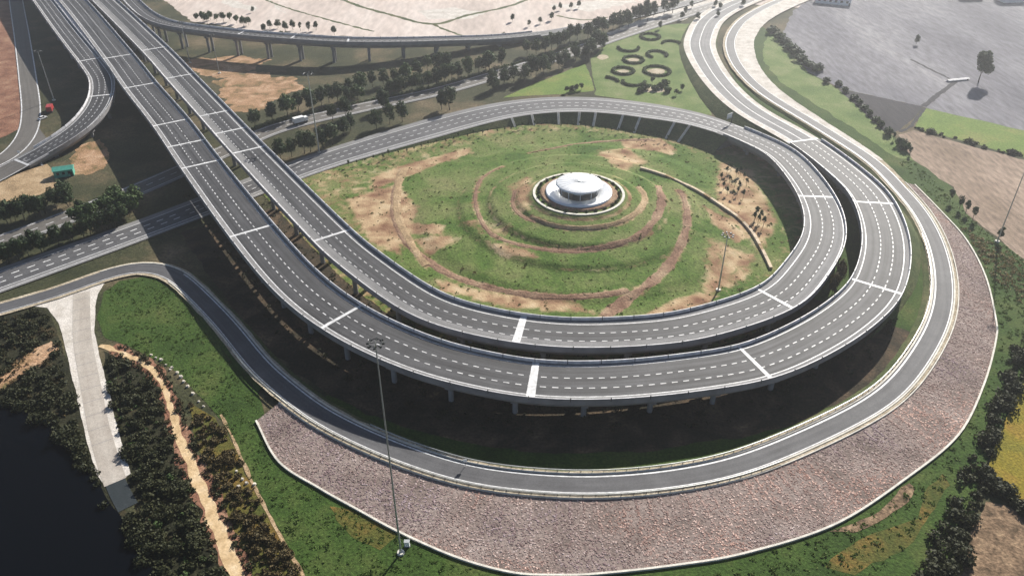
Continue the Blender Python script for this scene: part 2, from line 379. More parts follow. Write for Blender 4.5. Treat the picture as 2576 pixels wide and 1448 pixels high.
# ------------------------------------------------------------------ road axes (traced, then smoothed in metres)
C1 = Line([(140, -110, 13), (261, 0, 13), (389, 124, 13), (452, 192, 13), (537, 283, 13), (626, 379, 13), (829, 588, 12.5), (912, 660, 12), (1050, 757, 11.2), (1152, 798, 10.7), (1311, 831, 10), (1450, 842, 9.5), (1602, 837, 9.2), (1745, 820, 9), (1947, 755, 8.7), (2022, 685, 8.5), (2074, 592, 8.1), (2053, 495, 7.6), (1972, 393, 6.9), (1890, 350, 6.4), (1830, 325, 6.1), (1740, 297, 5.6), (1635, 279, 5.1), (1531, 266, 4.6), (1418, 262, 4.0), (1304, 271, 3.2), (1207, 290, 2.4), (1090, 321, 1.5), (910, 373, .6), (757, 423, .35), (394, 563, .35), (0, 704, .35), (-260, 795, .35)])
C2 = Line([(75, -110, 13), (181, 0, 13), (298, 143, 13), (352, 215, 13), (429, 308, 13), (507, 416, 13), (632, 580, 12.7), (745, 710, 12.1), (854, 796, 11.5), (970, 858, 11), (1090, 905, 10.5), (1198, 932, 10), (1338, 957, 9.6), (1500, 961, 9.3), (1640, 952, 9.1), (1770, 936, 9), (1904, 913, 9), (2036, 856, 8.9), (2138, 792, 8.7), (2207, 718, 8.5), (2228, 608, 8), (2198, 510, 7.5), (2145, 449, 7), (2022, 355, 5.8), (1880, 273, 4.6), (1802, 198, 3.2), (1761, 125, 2), (1765, 85, 1.5), (1787, 48, 1.1), (1840, 15, .8), (1930, -20, .7), (2060, -60, .7)])
C3 = Line([(45, -80, 12.9), (107, 0, 12.9), (150, 58, 12.9), (200, 122, 12.6), (232, 162, 12), (256, 200, 11), (254, 246, 9.6), (228, 290, 7.8), (185, 330, 6), (120, 372, 3.8), (60, 405, 1.8), (0, 437, .5), (-80, 478, .4), (-200, 540, .4)], smooth=2)
C4 = Line([(-260, 850, .4), (0, 776, .4), (150, 733, .4), (243, 698, .4), (342, 670, .45), (405, 676, .5), (446, 694, .6), (494, 738, .7), (555, 800, .9), (592, 843, 1), (660, 927, 1.1), (735, 990, 1.2), (800, 1040, 1.2), (935, 1108, 1.2), (1085, 1165, 1.2), (1207, 1197, 1.2), (1340, 1212, 1.2), (1473, 1219, 1.2), (1607, 1212, 1.2), (1740, 1195, 1.2), (1890, 1158, 1.2), (2110, 1063, 1.2), (2240, 985, 1.2), (2322, 883, 1.2), (2366, 790, 1.2), (2373, 700, 1.2), (2354, 613, 1.2), (2316, 537, 1.2), (2263, 474, 1.2), (2190, 402, 1.2), (2056, 316, 1.1), (1920, 232, 1), (1858, 170, .9), (1836, 120, .8), (1842, 85, .8), (1872, 48, .7), (1935, 12, .7), (2040, -30, .7), (2180, -75, .7)])
C5 = Line([(215, -110, 12), (300, -30, 12.5), (350, 22, 13), (392, 50, 13), (450, 66, 13), (600, 84, 13), (735, 95, 12.8), (871, 103, 12), (1025, 103, 9.5), (1140, 100, 7), (1252, 96, 4.5), (1380, 82, 2.2), (1540, 52, .9), (1700, 15, .6), (1800, -15, .6), (1950, -60, .6)])
H2 = Line([(-200, 672, .3), (0, 607, .3), (200, 533, .3), (380, 461, .3), (560, 381, .3), (700, 320, .3), (900, 272, .3), (1090, 232, .3), (1240, 190, .3), (1420, 136, .3), (1560, 88, .3), (1740, 30, .3), (1900, -20, .3), (2050, -70, .3)])
G1 = Line([(20, -140, .25), (34, -60, .25), (40, 0, .25), (55, 92, .25), (70, 200, .25), (78, 280, .25), (66, 340, .25), (20, 392, .25), (-60, 430, .25), (-180, 480, .25)], smooth=4)
W1 = 7.3
W2 = 8.0
a_c1 = C1.near(1822, 322, 6.1)               # where the loop's viaduct meets its embankment
a_c2 = C2.near(2022, 355, 5.8)
a_c3 = C3.near(60, 405, 1.8)
a_c5 = C5.near(1370, 84, 2.4)

# ------------------------------------------------------------------ setting: ground, fields
big = 6000.0
gv = [(-big, -big, 0), (big, -big, 0), (big, big, 0), (-big, big, 0)]
setp(link('ground', mesh('ground', gv, [(0, 1, 2, 3)]), M['ground']), kind='structure')

sheet('far_field', [(-900, -330), (3600, -330), (3000, 20), (2010, 20), (1700, 0), (1500, 70), (1280, 98), (1000, 96), (700, 86), (480, 55), (400, -10), (-300, -60)], 0.02, M['pink_field'], amp=2)
sheet('ploughed_field', [(1995, 30), (2070, -30), (2300, -160), (3300, -160), (3300, 430), (2575, 332), (2320, 270), (2110, 222), (2030, 180), (1960, 95)], 0.03, M['grey_field'], amp=1.5)
sheet('tilled_plot', [(2108, 224), (2322, 268), (2298, 296), (2262, 328), (2228, 336), (2180, 290)], 0.05, M['dark_field'], amp=0.6)
sheet('crop_strip', [(2326, 272), (2575, 328), (2900, 405), (2900, 470), (2575, 396), (2300, 322)], 0.05, M['meadow'], amp=0.8)
sheet('stubble_plot', [(2296, 328), (2575, 402), (2900, 480), (3000, 900), (2640, 700), (2560, 640), (2440, 545), (2395, 470), (2290, 395), (2262, 340)], 0.04, M['brown_field'], amp=1.2)
sheet('verge_grass', [(1905, 60), (1960, 95), (2030, 180), (2110, 224), (2250, 345), (2300, 400), (2395, 470), (2450, 560), (2575, 650), (2680, 760), (2680, 860), (2610, 930), (2540, 1040), (2495, 1130), (2460, 1230), (2420, 1330), (2370, 1480), (1800, 1500), (1500, 1500), (1000, 1500), (900, 1400), (800, 1000), (2000, 600), (1820, 130)], 0.025, M['grass'], amp=0.8)
sheet('bright_verge', [(1925, 80), (1962, 98), (2032, 184), (2108, 226), (2248, 348), (2296, 402), (2262, 400), (2170, 340), (2050, 262), (1960, 205), (1918, 150)], 0.04, M['park'], amp=1.5)
sheet('autumn_grass', [(2070, 1420), (2160, 1360), (2300, 1300), (2330, 1220), (2370, 1190), (2390, 1220), (2330, 1310), (2270, 1390), (2150, 1440)], 0.045, M['autumn'], amp=1.2)
sheet('crop_plot', [(2580, 930), (2700, 900), (2800, 1350), (2575, 1262), (2520, 1225), (2478, 1182)], 0.05, M['olive'], amp=0.8)
sheet('clod_plot', [(2480, 1262), (2530, 1270), (2700, 1370), (2700, 1600), (2330, 1600), (2400, 1420)], 0.05, M['clods'], amp=0.8)
sheet('lawn', [(262, 735), (300, 706), (360, 696), (415, 700), (460, 735), (520, 820), (590, 920), (650, 990), (700, 1160), (800, 1225), (1000, 1335), (1150, 1400), (1290, 1440), (1300, 1600), (1100, 1600), (760, 1448), (690, 1310), (640, 1220), (560, 1060), (440, 930), (330, 872), (262, 850), (244, 800)], 0.04, M['grass'], amp=0.5)
sheet('bare_earth', [(830, 1270), (880, 1275), (960, 1315), (1000, 1345), (960, 1375), (880, 1350), (840, 1310)], 0.06, M['autumn'], amp=0.9)
sheet('scrub_floor', [(-250, 800), (0, 796), (90, 772), (120, 780), (150, 850), (190, 960), (215, 1090), (240, 1180), (300, 1260), (400, 1448), (520, 1600), (-250, 1600)], 0.03, M['scrubfloor'], amp=0.8)
sheet('scrub_floor', [(262, 880), (330, 905), (390, 960), (430, 1060), (480, 1180), (560, 1400), (620, 1600), (480, 1600), (330, 1250), (300, 1130), (262, 960)], 0.03, M['scrubfloor'], amp=0.8)
sheet('scrub_floor', [(470, 1000), (540, 1050), (600, 1140), (650, 1240), (700, 1340), (760, 1448), (800, 1600), (640, 1600), (560, 1290), (500, 1130)], 0.035, M['autumn'], amp=1.0)
sheet('corner_shade', [(-350, 960), (0, 1015), (80, 1032), (170, 1112), (240, 1212), (300, 1292), (350, 1370), (400, 1448), (500, 1650), (-350, 1650)], 0.06, M['corner_black'], amp=0.8)  # black sheet paints this corner's fade into darkness; no water here
sheet('scraped_earth', [(-20, 960), (50, 898), (130, 855), (152, 880), (100, 918), (30, 965), (-20, 1000)], 0.05, M['tan_red'], amp=1.4, step=.8)
sheet('red_earth', [(-300, -60), (20, -60), (28, 40), (44, 150), (56, 260), (58, 320), (-10, 352), (-300, 420)], 0.03, M['red_dirt'], amp=0.8)
sheet('tan_earth', [(540, 205), (640, 180), (740, 196), (760, 220), (700, 250), (640, 285), (600, 285), (560, 250)], 0.04, M['tan_red'], amp=4.0, step=1.0)
sheet('tan_earth', [(470, 150), (600, 140), (680, 150), (640, 175), (540, 200), (500, 185)], 0.035, M['tan_red'], amp=4.0, step=1.0)
sheet('pale_yard', [(-80, 500), (0, 460), (70, 425), (120, 412), (140, 432), (150, 462), (100, 490), (0, 520), (-80, 550)], 0.05, M['dirt'], amp=0.6)
sheet('orange_earth', [(175, 400), (215, 360), (250, 350), (275, 385), (262, 425), (215, 440), (180, 440)], 0.05, M['tan_red'], amp=2.2, step=.8)
sheet('green_field', [(1265, 246), (1340, 212), (1470, 162), (1482, 185), (1496, 228), (1440, 236), (1340, 240)], 0.05, M['meadow'], amp=0.6)
sheet('park_ground', [(1484, 150), (1530, 105), (1600, 78), (1690, 62), (1735, 60), (1718, 120), (1745, 200), (1790, 290), (1660, 265), (1500, 240)], 0.045, M['park'], amp=1.0)
for q in ((1567, 180, 17, 5), (1652, 180, 23, 7), (1593, 152, 15, 5), (1515, 145, 14, 6), (1640, 226, 34, 8)):
    sheet('gravel_bed', [(q[0]+q[2]*math.cos(t*.5236), q[1]+q[3]*math.sin(t*.5236)) for t in range(12)], 0.06, M['tan_verge'], amp=1.0)
sheet('pale_verge', [(1525, 84), (1600, 55), (1690, 22), (1760, -6), (1790, 5), (1730, 48), (1640, 68), (1560, 96)], 0.05, M['gravel'], amp=1.5)

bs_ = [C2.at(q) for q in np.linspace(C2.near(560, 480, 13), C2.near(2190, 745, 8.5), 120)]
sheet('bare_ground_deck_shade', [p[:2]-n_*17 for p, t, n_ in bs_]+[p[:2]+n_*21 for p, t, n_ in bs_[::-1]], 0.045, M['deck_shade_earth'], amp=1.2, world=True)  # earth strip following the deck, with the deck's shade in its colour
# garden inside the loop: flat lawn plus the terraced mound
gp = [C1.at(s)[0][:2]+C1.at(s)[2]*-2.0 for s in np.linspace(C1.near(640, 395, 9), C1.near(790, 412, .35), 90)]
gpw = np.array(gp)
PATHS = [
    ([(1335, 548), (1390, 568), (1450, 575), (1520, 570), (1575, 552), (1612, 525), (1622, 495), (1605, 470)], 1.8, 2.8, 'dirt', 'garden_path'),
    ([(1262, 420), (1215, 445), (1196, 485), (1200, 530), (1230, 585), (1290, 612), (1370, 628), (1450, 633), (1540, 618), (1610, 590), (1652, 545), (1664, 505), (1655, 470)], 1.4, 3.4, 'path', 'garden_path'),
    ([(1518, 796), (1560, 765), (1620, 722), (1675, 675), (1712, 615), (1728, 560), (1722, 505), (1708, 478)], 4.6, 2.6, 'path', 'garden_path'),
    ([(1010, 440), (995, 480), (992, 540), (1015, 600), (1060, 645), (1130, 690), (1220, 722), (1330, 742), (1440, 748), (1530, 740), (1580, 730)], 3.4, 3.0, 'path', 'garden_path'),
    ([(1330, 385), (1400, 372), (1480, 360), (1560, 354), (1640, 352)], 1.0, 2.4, 'path', 'garden_path'),
    ([(1015, 425), (1000, 470), (998, 540), (1025, 600), (1050, 640), (1075, 668)], 3.4, 3.6, 'dirt', 'sandy_trail'),
    ([(1295, 480), (1290, 520), (1320, 550), (1345, 558)], 1.5, 2.0, 'path', 'garden_path')]
BARE = [([(905, 560), (960, 545), (1030, 560), (1120, 570), (1110, 590), (1010, 585), (930, 600)], 1.0), ([(930, 450), (1000, 420), (1090, 395), (1180, 370), (1190, 385), (1100, 415), (1010, 450), (940, 480)], .9),
        ([(1560, 352), (1660, 348), (1700, 375), (1690, 390), (1640, 378), (1570, 372)], 1.0), ([(1690, 760), (1760, 735), (1800, 745), (1760, 775), (1690, 790), (1620, 792)], 1.0), ([(1770, 520), (1830, 550), (1880, 600), (1850, 610), (1800, 570)], 1.0),
        ([(1780, 660), (1830, 650), (1850, 690), (1800, 720)], .8), ([(1030, 600), (1110, 590), (1160, 600), (1080, 650)], .8), ([(1220, 610), (1330, 630), (1360, 650), (1260, 650)], .9), ([(1090, 700), (1250, 735), (1450, 755), (1500, 790), (1300, 780), (1100, 735)], .75),
        ([(1130, 560), (1200, 540), (1300, 560), (1300, 600), (1200, 600)], .45), ([(1270, 470), (1340, 430), (1350, 540), (1290, 540)], .6), ([(1480, 380), (1580, 370), (1640, 410), (1560, 430)], .6), ([(860, 500), (1000, 460), (1060, 520), (1010, 650), (920, 610)], .68),
        ([(1800, 400), (1900, 430), (1965, 560), (1920, 650), (1790, 520)], .62), ([(1770, 590), (1910, 640), (1890, 710), (1750, 770)], .58)]
bare_w = [(np.array([PS(*p)[:2] for p in q]), k) for q, k in BARE]
path_w = []
for q, w0, w1, m_, nm in PATHS:
    r_, _ = catmull(np.array([PS(*p) for p in q]), 1.5); path_w.append((r_[:, :2], (w0+w1)/2))
def poly_dist(pts, w):
    d = np.full(len(pts), 1e9)
    for i in range(len(w)):
        a, b_ = w[i], w[(i+1) % len(w)]; ab = b_-a; t = np.clip(((pts-a)@ab)/(ab@ab+1e-9), 0, 1)
        d = np.minimum(d, np.linalg.norm(pts-(a+t[:, None]*ab), axis=1))
    return d
NA, STEP = 360, 0.9
ang = np.linspace(0, 2*math.pi, NA, endpoint=False); rays = np.column_stack([np.cos(ang), np.sin(ang)])
rad = np.zeros(NA)
rr_ = np.arange(20, 190, .5)
for k in range(NA):
    ins = in_poly(GC+rays[k]*rr_[:, None], gpw); rad[k] = rr_[np.argmin(ins)]-.5 if not ins.all() else 150
rad = np.minimum(rad, 130)
NR = 120; fr_ = (np.arange(1, NR+1)/NR)**.9
xy = np.vstack([GC[None], (GC+(rays[None]*rad[None, :, None])*fr_[:, None, None]).reshape(-1, 2)])
rc = np.hypot(xy[:, 0]-GC[0], xy[:, 1]-GC[1])
zz = np.interp(rc, MHX, MHY)+.12+np.array([.10*noise.noise((x*.25, y*.25, 0)) for x, y in xy])*((rc > 20) & (rc < 90))
bare = np.zeros(len(xy))
for w, k in bare_w:
    d = poly_dist(xy, w)*np.where(in_poly(xy, w), 1, -1); bare = np.maximum(bare, k*np.clip(.5+d/7.0, 0, 1))
for pw, wd in path_w:
    d = np.min(np.linalg.norm(xy[:, None, :]-pw[None, ::2], axis=2), axis=1); bare = np.maximum(bare, .68*np.clip(1.1-d/(wd*.95+.8), 0, 1))
bare = np.maximum(bare, .42*np.clip((rc-58)/25, 0, 1))
for r0_, k_ in ((19.8, .55), (25.0, .42), (35.2, .45), (47.2, .38)): bare = np.maximum(bare, k_*np.clip(1.2-np.abs(rc-r0_)/1.8, 0, 1))
mf = [(0, 1+k, 1+(k+1) % NA) for k in range(NA)]
for i in range(NR-1):
    for k in range(NA):
        a, b_ = 1+i*NA+k, 1+i*NA+(k+1) % NA; mf.append((a, a+NA, b_+NA, b_))
me = mesh('garden_lawn', np.column_stack([xy, zz]), mf, True)
at_ = me.attributes.new('bare', 'FLOAT', 'POINT'); at_.data.foreach_set('value', bare.astype(np.float32))
# grass with ragged bare earth where it is worn away
gm = M['garden']; n = gm.node_tree.nodes; l = gm.node_tree.links; bs = n['Principled BSDF']
src = bs.inputs['Base Color'].links[0].from_socket
an = n.new('ShaderNodeAttribute'); an.attribute_name = 'bare'
g = n.new('ShaderNodeNewGeometry'); t1 = n.new('ShaderNodeTexNoise'); t1.inputs['Scale'].default_value = .22; t1.inputs['Detail'].default_value = 9; t1.inputs['Roughness'].default_value = .7; t1.inputs['Distortion'].default_value = .8
l.new(g.outputs['Position'], t1.inputs['Vector'])
sm = n.new('ShaderNodeMath'); sm.operation = 'ADD'; l.new(an.outputs['Fac'], sm.inputs[0]); l.new(t1.outputs[0], sm.inputs[1])
mr = n.new('ShaderNodeMapRange'); mr.interpolation_type = 'SMOOTHSTEP'; mr.inputs[1].default_value = .82; mr.inputs[2].default_value = 1.12; l.new(sm.outputs[0], mr.inputs[0])
t2 = n.new('ShaderNodeTexNoise'); t2.inputs['Scale'].default_value = .12; t2.inputs['Detail'].default_value = 9; l.new(g.outputs['Position'], t2.inputs['Vector'])
dr_ = ramp(n, [(.32, (.17, .085, .05)), (.46, (.30, .19, .11)), (.58, (.44, .32, .19)), (.7, (.52, .41, .27))]); l.new(t2.outputs[0], dr_.inputs[0])
mx = n.new('ShaderNodeMix'); mx.data_type = 'RGBA'; l.new(mr.outputs[0], mx.inputs[0]); l.new(src, mx.inputs[6]); l.new(dr_.outputs[0], mx.inputs[7]); l.new(mx.outputs[2], bs.inputs['Base Color'])
setp(link('garden_lawn', me, gm), kind='structure')
def drape(name, px, w0, w1, mat, lift=0.26, step=1.5, kind='structure'):
    w = np.array([PS(*q) for q in px]); r, ss = catmull(w, step); r = smooth_line(r, 4)
    d = np.gradient(r[:, :2], axis=0); d /= np.linalg.norm(d, axis=1)[:, None]; n = np.column_stack([-d[:, 1], d[:, 0]])
    v = []; uv = []; f = []; K = 4
    for i in range(len(r)):
        wd = w0+(w1-w0)*i/(len(r)-1); wd *= 1+0.5*noise.noise((r[i][0]*0.13, r[i][1]*0.13, 5))+.35*noise.noise((r[i][0]*.6, r[i][1]*.6, 2)); wd = max(wd, 0.3)
        for k in range(K+1):
            o = wd*(k/K-0.5); x, y = r[i][0]+n[i][0]*o, r[i][1]+n[i][1]*o
            v.append((x, y, mound_h(x, y)+lift-(0.16 if k in (0, K) else 0))); uv.append((o, ss[i]))
    for i in range(len(r)-1):
        for k in range(K):
            a = i*(K+1)+k; f.append((a, a+1, a+K+2, a+K+1))
    me = mesh(name, v, [q[::-1] for q in f], False, uv)
    if me.polygons and me.polygons[0].normal.z < 0: me.flip_normals()
    o = link(name, me, mat)
    if kind: setp(o, kind=kind)
    return o
for q, w0, w1, m_, nm in PATHS: drape(nm, q, w0, w1, M[m_], lift=.26 if nm == 'garden_path' else .33)

# ------------------------------------------------------------------ roads at ground level
def road(name, L, a, b, o0, o1, mat, dz=0.0, step=3.0, jit=0.0):
    o = link(name, strip_mesh(L, a, b, o0, o1, dz, step, name, jit=jit), mat); return setp(o, kind='structure')
def lerpw(L, pts):
    xs = [p[0] for p in pts]; ys = [p[1] for p in pts]
    return lambda s: float(np.interp(s, xs, ys))
def line_paint(L, a, b, off, w, dz, parent, name='edge_line', step=3.0):
    return link(name, strip_mesh(L, a, b, (lambda s: val(off, s)-w/2), (lambda s: val(off, s)+w/2), dz, step, name), M['paint'], parent)
def dashes(L, a, b, off, w, per, ln, dz, parent, name='lane_dash', single=True, cap=140):
    n = int((b-a)/per); mb = None; count = 0
    for i in range(n):
        s = a+i*per
        me = strip_mesh(L, s, s+ln, (lambda q: val(off, q)-w/2), (lambda q: val(off, q)+w/2), dz, ln, name)
        if single and count < cap:
            link(name, me, M['paint'], parent); count += 1
        else:
            if mb is None: mb = MB()
            mb.add([v.co[:] for v in me.vertices], [tuple(p.vertices) for p in me.polygons]); bpy.data.meshes.remove(me)
    if mb is not None:
        mb.build(name, M['paint'], parent)['kind'] = 'stuff'

# loop road on its embankment, running down to the ground-level highway
e1 = C1.length
wide = lerpw(C1, [(a_c1, W1), (C1.near(1635, 279, 5.1), 9.8), (C1.near(1090, 321, 1.5), 11.0), (C1.near(757, 423, .35), 9.0), (C1.near(394, 563, .35), 8.2), (e1, 8.6)])
lr = road('loop_road', C1, a_c1, e1, lambda s: -wide(s), lambda s: wide(s), M['shoulder'])
link('road_surface', strip_mesh(C1, a_c1, e1, lambda s: -wide(s)*0.62, lambda s: wide(s)*0.62, 0.02, 3, 'road_surface'), M['asphalt_mid'], lr)
s_g = C1.near(394, 563, .35)
for k in (0.63, -0.63, 0.86): line_paint(C1, a_c1, e1, lambda s, k=k: wide(s)*k, 0.35, 0.045, lr)
for k in (0.2, -0.2): dashes(C1, a_c1, s_g-10, lambda s, k=k: wide(s)*k, 0.4, 4.0, 2.0, 0.045, lr, cap=60)
for k in (0.2, -0.2): dashes(C1, s_g-10, e1, lambda s, k=k: wide(s)*k, 0.55, 5.2, 2.6, 0.05, lr, cap=60)
def bank(name, L, a, b, side, wfun, slope, mat, top=-0.08, jit=0.6, cols=5, taper=0):
    ss = L.span(a, b, 3.0); v = []; f = []
    for q in ss:
        p, t, n = L.at(q); w = val(wfun, q)
        hgt = (p[2]+top)*(min(1.0, (q-a)/taper)**1.5 if taper else 1.0); run = max(0.3, slope*hgt)
        for k in range(cols+1):
            o = w-0.05+run*k/cols; z = hgt*(1-k/cols)+0.02
            if 0 < k < cols: z += 0.25*noise.noise((q*0.2, k*1.7, 4))
            if k == cols: o += jit*noise.noise((q*0.17, 2, side)); z = -0.15
            v.append((p[0]+side*n[0]*o, p[1]+side*n[1]*o, z))
    c = cols+1
    for i in range(len(ss)-1):
        for k in range(cols): f.append((i*c+k, i*c+k+1, (i+1)*c+k+1, (i+1)*c+k))
    me = mesh(name, v, f, True)
    if me.polygons[len(me.polygons)//2].normal.z < 0: me.flip_normals()
    return setp(link(name, me, mat), kind='structure')
b_end = C1.near(830, 398, .4)
bank_in = bank('loop_embankment', C1, a_c1-8, b_end, 1, wide, 1.5, M['verge'])
bank('loop_embankment', C1, a_c1-8, b_end, -1, wide, 1.5, M['verge'])
for i, (x, y) in enumerate([(1290, 296), (1345, 290), (1398, 287), (1452, 286), (1505, 288), (1562, 292), (1620, 300), (1690, 316), (1742, 326)]):
    s = C1.near(x, y, 3.5); p, t, n = C1.at(s); w = wide(s); mb = MB()
    run = 1.5*(p[2]-0.08)
    A = np.array([p[0]+n[0]*(w+0.1), p[1]+n[1]*(w+0.1), p[2]+0.05]); B = np.array([p[0]+n[0]*(w+run+0.6), p[1]+n[1]*(w+run+0.6), 0.2])
    for o in (-0.45, 0.45):
        q0 = A+np.array([t[0]*o, t[1]*o, 0.05]); q1 = B+np.array([t[0]*o, t[1]*o, 0.05]); mb.cyl(q0, q1, 0.16, n=6)
    q = [A+np.array([t[0]*o, t[1]*o, 0]) for o in (-0.45, 0.45)]+[B+np.array([t[0]*o, t[1]*o, 0]) for o in (0.45, -0.45)]
    mb.add(q+[c-np.array([0, 0, .4]) for c in q], [(0, 1, 2, 3), (7, 6, 5, 4), (0, 3, 7, 4), (1, 0, 4, 5), (2, 1, 5, 6), (3, 2, 6, 7)])
    mb.build('drain_chute', M['kerb'], bank_in)

# outer carriageway beyond its viaduct
e2 = C2.length
wide2 = lerpw(C2, [(a_c2, W2), (C2.near(1802, 198, 3.2), 8.6), (C2.near(1761, 125, 2), 9.6), (e2, 10)])
r2 = road('slip_road', C2, a_c2, e2, lambda s: -wide2(s), lambda s: wide2(s), M['gravel'])
link('road_surface', strip_mesh(C2, a_c2, e2, lambda s: -wide2(s)*.66, lambda s: wide2(s)*.6, 0.03, 3, 'road_surface'), M['shoulder'], r2)
for k in (0.6, -0.66, 0.0): line_paint(C2, a_c2, e2, lambda s, k=k: wide2(s)*k, 0.4, 0.06, r2)
bank('slip_road_embankment', C2, C2.near(2120, 805, 8), e2-60, -1, lambda s: wide2(s) if s > a_c2 else W2-.15-2.5*max(0, min(1, (C2.near(2215, 640, 8)-s)/40)), 1.25, M['verge'], top=-0.9, taper=75)
bank('slip_road_embankment', C2, a_c2-6, e2-60, 1, wide2, 1.5, M['verge'])

# outer ramp road
e4 = C4.length; W4 = 3.05
s4b = C4.near(2263, 474, 1.2)
out4 = lerpw(C4, [(0, 3.3), (s4b, 3.3), (C4.near(2056, 316, 1.1), 5.5), (C4.near(1920, 232, 1), 9.0), (C4.near(1836, 120, .8), 13.0), (e4, 16)])
r4 = road('ramp_road', C4, 0, e4, -W4, W4, M['asphalt_mid'])
vr = road('ramp_verge', C4, 0, e4, lambda s: -out4(s)-1.0, lambda s: W4+1.3, M['tan_verge'], dz=-0.03, jit=0.35)
gr = road('gravel_shoulder', C4, C4.near(2190, 402, 1.2), e4, lambda s: -out4(s)-1.2, lambda s: -W4+0.02, M['gravel'], dz=-0.015, jit=0.3)
line_paint(C4, C4.near(446, 694, .6), e4, W4-0.55, 0.45, 0.02, r4)
line_paint(C4, 0, e4, -W4+0.35, 0.3, 0.02, r4)
kb = setp(link('kerb', sweep_mesh(C4, C4.span(C4.near(446, 694, .6), s4b, 3), [(-W4-.05, .0), (-W4-.05, .14), (-W4-.5, .14), (-W4-.5, -.3)]), M['kerb']), kind='structure')
kb2 = setp(link('kerb', sweep_mesh(C4, C4.span(C4.near(250, 697, .4), C4.near(1900, 232, 1), 3), [(W4+.55, -.3), (W4+.55, .16), (W4+.05, .16), (W4+.05, -.02)]), M['kerb']), kind='structure')
bank('ramp_embankment', C4, C4.near(446, 694, .6), C4.near(1920, 232, 1), 1, W4+1.2, 1.8, M['verge'], top=-0.05)
bank('ramp_embankment', C4, C4.near(446, 694, .6), C4.near(700, 960, 1.1), -1, W4+0.9, 1.8, M['grass'], top=-0.05)

# highway under the viaduct, side road
hw = road('highway', H2, 0, H2.length, -6.5, 5.5, M['shoulder'])
link('road_surface', strip_mesh(H2, 0, H2.length, -4.6, 4.4, 0.02, 3, 'road_surface'), M['asphalt_old'], hw)
for o in (-4.5, 4.3): line_paint(H2, 0, H2.length, o, 0.35, 0.045, hw)
dashes(H2, 0, H2.length, -0.1, 0.4, 6, 3, 0.045, hw, cap=60)
sr = road('side_road', G1, 0, G1.length, -4.6, 4.6, M['asphalt_old'])
line_paint(G1, 0, G1.length, -4.2, 0.6, 0.02, sr); line_paint(G1, 0, G1.length, 4.2, 0.6, 0.02, sr)
cj = sheet('junction_apron', [(-120, 452), (0, 400), (62, 352), (98, 322), (120, 352), (100, 385), (40, 420), (-60, 470)], 0.2, M['asphalt_old'], amp=0)
e5 = C5.length
r5 = road('link_road', C5, a_c5, e5, -4.6, 4.6, M['asphalt_mid'])
for o in (-4.2, 4.2): line_paint(C5, a_c5, e5, o, 0.3, 0.02, r5)
bank('link_road_embankment', C5, a_c5-6, C5.near(1560, 48, .9), -1, 4.6, 1.5, M['verge'])
bank('link_road_embankment', C5, a_c5-6, C5.near(1560, 48, .9), 1, 4.6, 1.5, M['verge'])
r3 = road('ramp_foot_road', C3, a_c3, C3.length, -6.0, 6.0, M['asphalt_old'])
for o in (-5.4, 5.4): line_paint(C3, a_c3, C3.length, o, 0.4, 0.02, r3)

for q, wd_ in (([(820, -20), (895, 13), (990, 40), (1090, 62), (1180, 38), (1274, 18), (1350, -10)], 1.6), ([(1090, 62), (1130, 80), (1180, 96)], 1.0), ([(1400, 40), (1470, 52), (1530, 44)], 1.0), ([(640, -10), (720, 20), (860, 60), (940, 80)], .9)):
    FT = Line(q, step=3, smooth=3); setp(link('field_track', strip_mesh(FT, 0, FT.length, -wd_, wd_, .05, 2, 'field_track', jit=1.2), M['verge']), kind='structure')
for q in ([(545, -15), (600, 5), (650, 22), (640, 30), (560, 12)], [(675, 0), (700, 12), (720, 35), (700, 28)], [(1050, 30), (1130, 20), (1230, 30), (1180, 48), (1080, 48)], [(1380, 15), (1500, 0), (1600, 5), (1480, 30)]):
    sheet('pale_plot', q, 0.04, M['gravel'], amp=3.0)
for q, wd_ in (([(2322, 268), (2360, 238), (2402, 206)], 1.3), ([(2402, 206), (2340, 175), (2290, 150)], .9), ([(2262, 332), (2290, 318), (2326, 272)], .8)):
    FT = Line(q, step=3, smooth=2); setp(link('field_track', strip_mesh(FT, 0, FT.length, -wd_, wd_, .06, 2, 'field_track', jit=.8), M['dark_field']), kind='structure')
# concrete track and sandy path, lower left
tr = sheet('concrete_track', [(60, 768), (150, 742), (240, 712), (262, 712), (246, 740), (240, 770), (238, 830), (252, 900), (277, 1000), (303, 1100), (328, 1190), (272, 1230), (238, 1182), (212, 1085), (190, 980), (165, 880), (148, 812), (118, 774)], 0.09, M['gravel'], amp=0.25, step=1.5)
TR = Line([(205, 728, .1), (205, 790, .1), (208, 860, .1), (228, 970, .1), (252, 1090, .1), (290, 1212, .1), (322, 1275, .1)], step=2, smooth=3)
link('track_slab', strip_mesh(TR, 2, TR.near(292, 1216, .1), -2.6, 2.6, 0.03, 2, 'track_slab'), M['concrete_road'], tr)
for i in range(13):
    s = 6+i*6.2; p, t, n = TR.at(s)
    if s < TR.near(290, 1205, .1): link('slab_joint', strip_mesh(TR, s, s+0.16, -2.55, 2.55, 0.045, 0.16, 'slab_joint'), M['concrete'], tr)
setp(link('dark_track_end', strip_mesh(TR, TR.near(292, 1216, .1), TR.length, -2.3, 2.3, 0.02, 2, 'dark_track_end'), mat_road('darker concrete', (.02, .026, .028), (.035, .042, .045), .5)), kind='structure')  # last stretch of the track, in darker concrete
DP = Line([(252, 868), (290, 880), (345, 905), (398, 948), (425, 1010), (450, 1090), (490, 1190), (540, 1310), (590, 1430), (640, 1560)], step=1.5, smooth=4)
dpw = lerpw(DP, [(0, .7), (12, .85), (30, .6), (50, 1.0), (85, 1.5)])
setp(link('sandy_track', strip_mesh(DP, 0, DP.length, lambda s: -dpw(s), lambda s: dpw(s), 0.09, 0.5, 'sandy_track', jit=1.0), M['sand']), kind='structure')
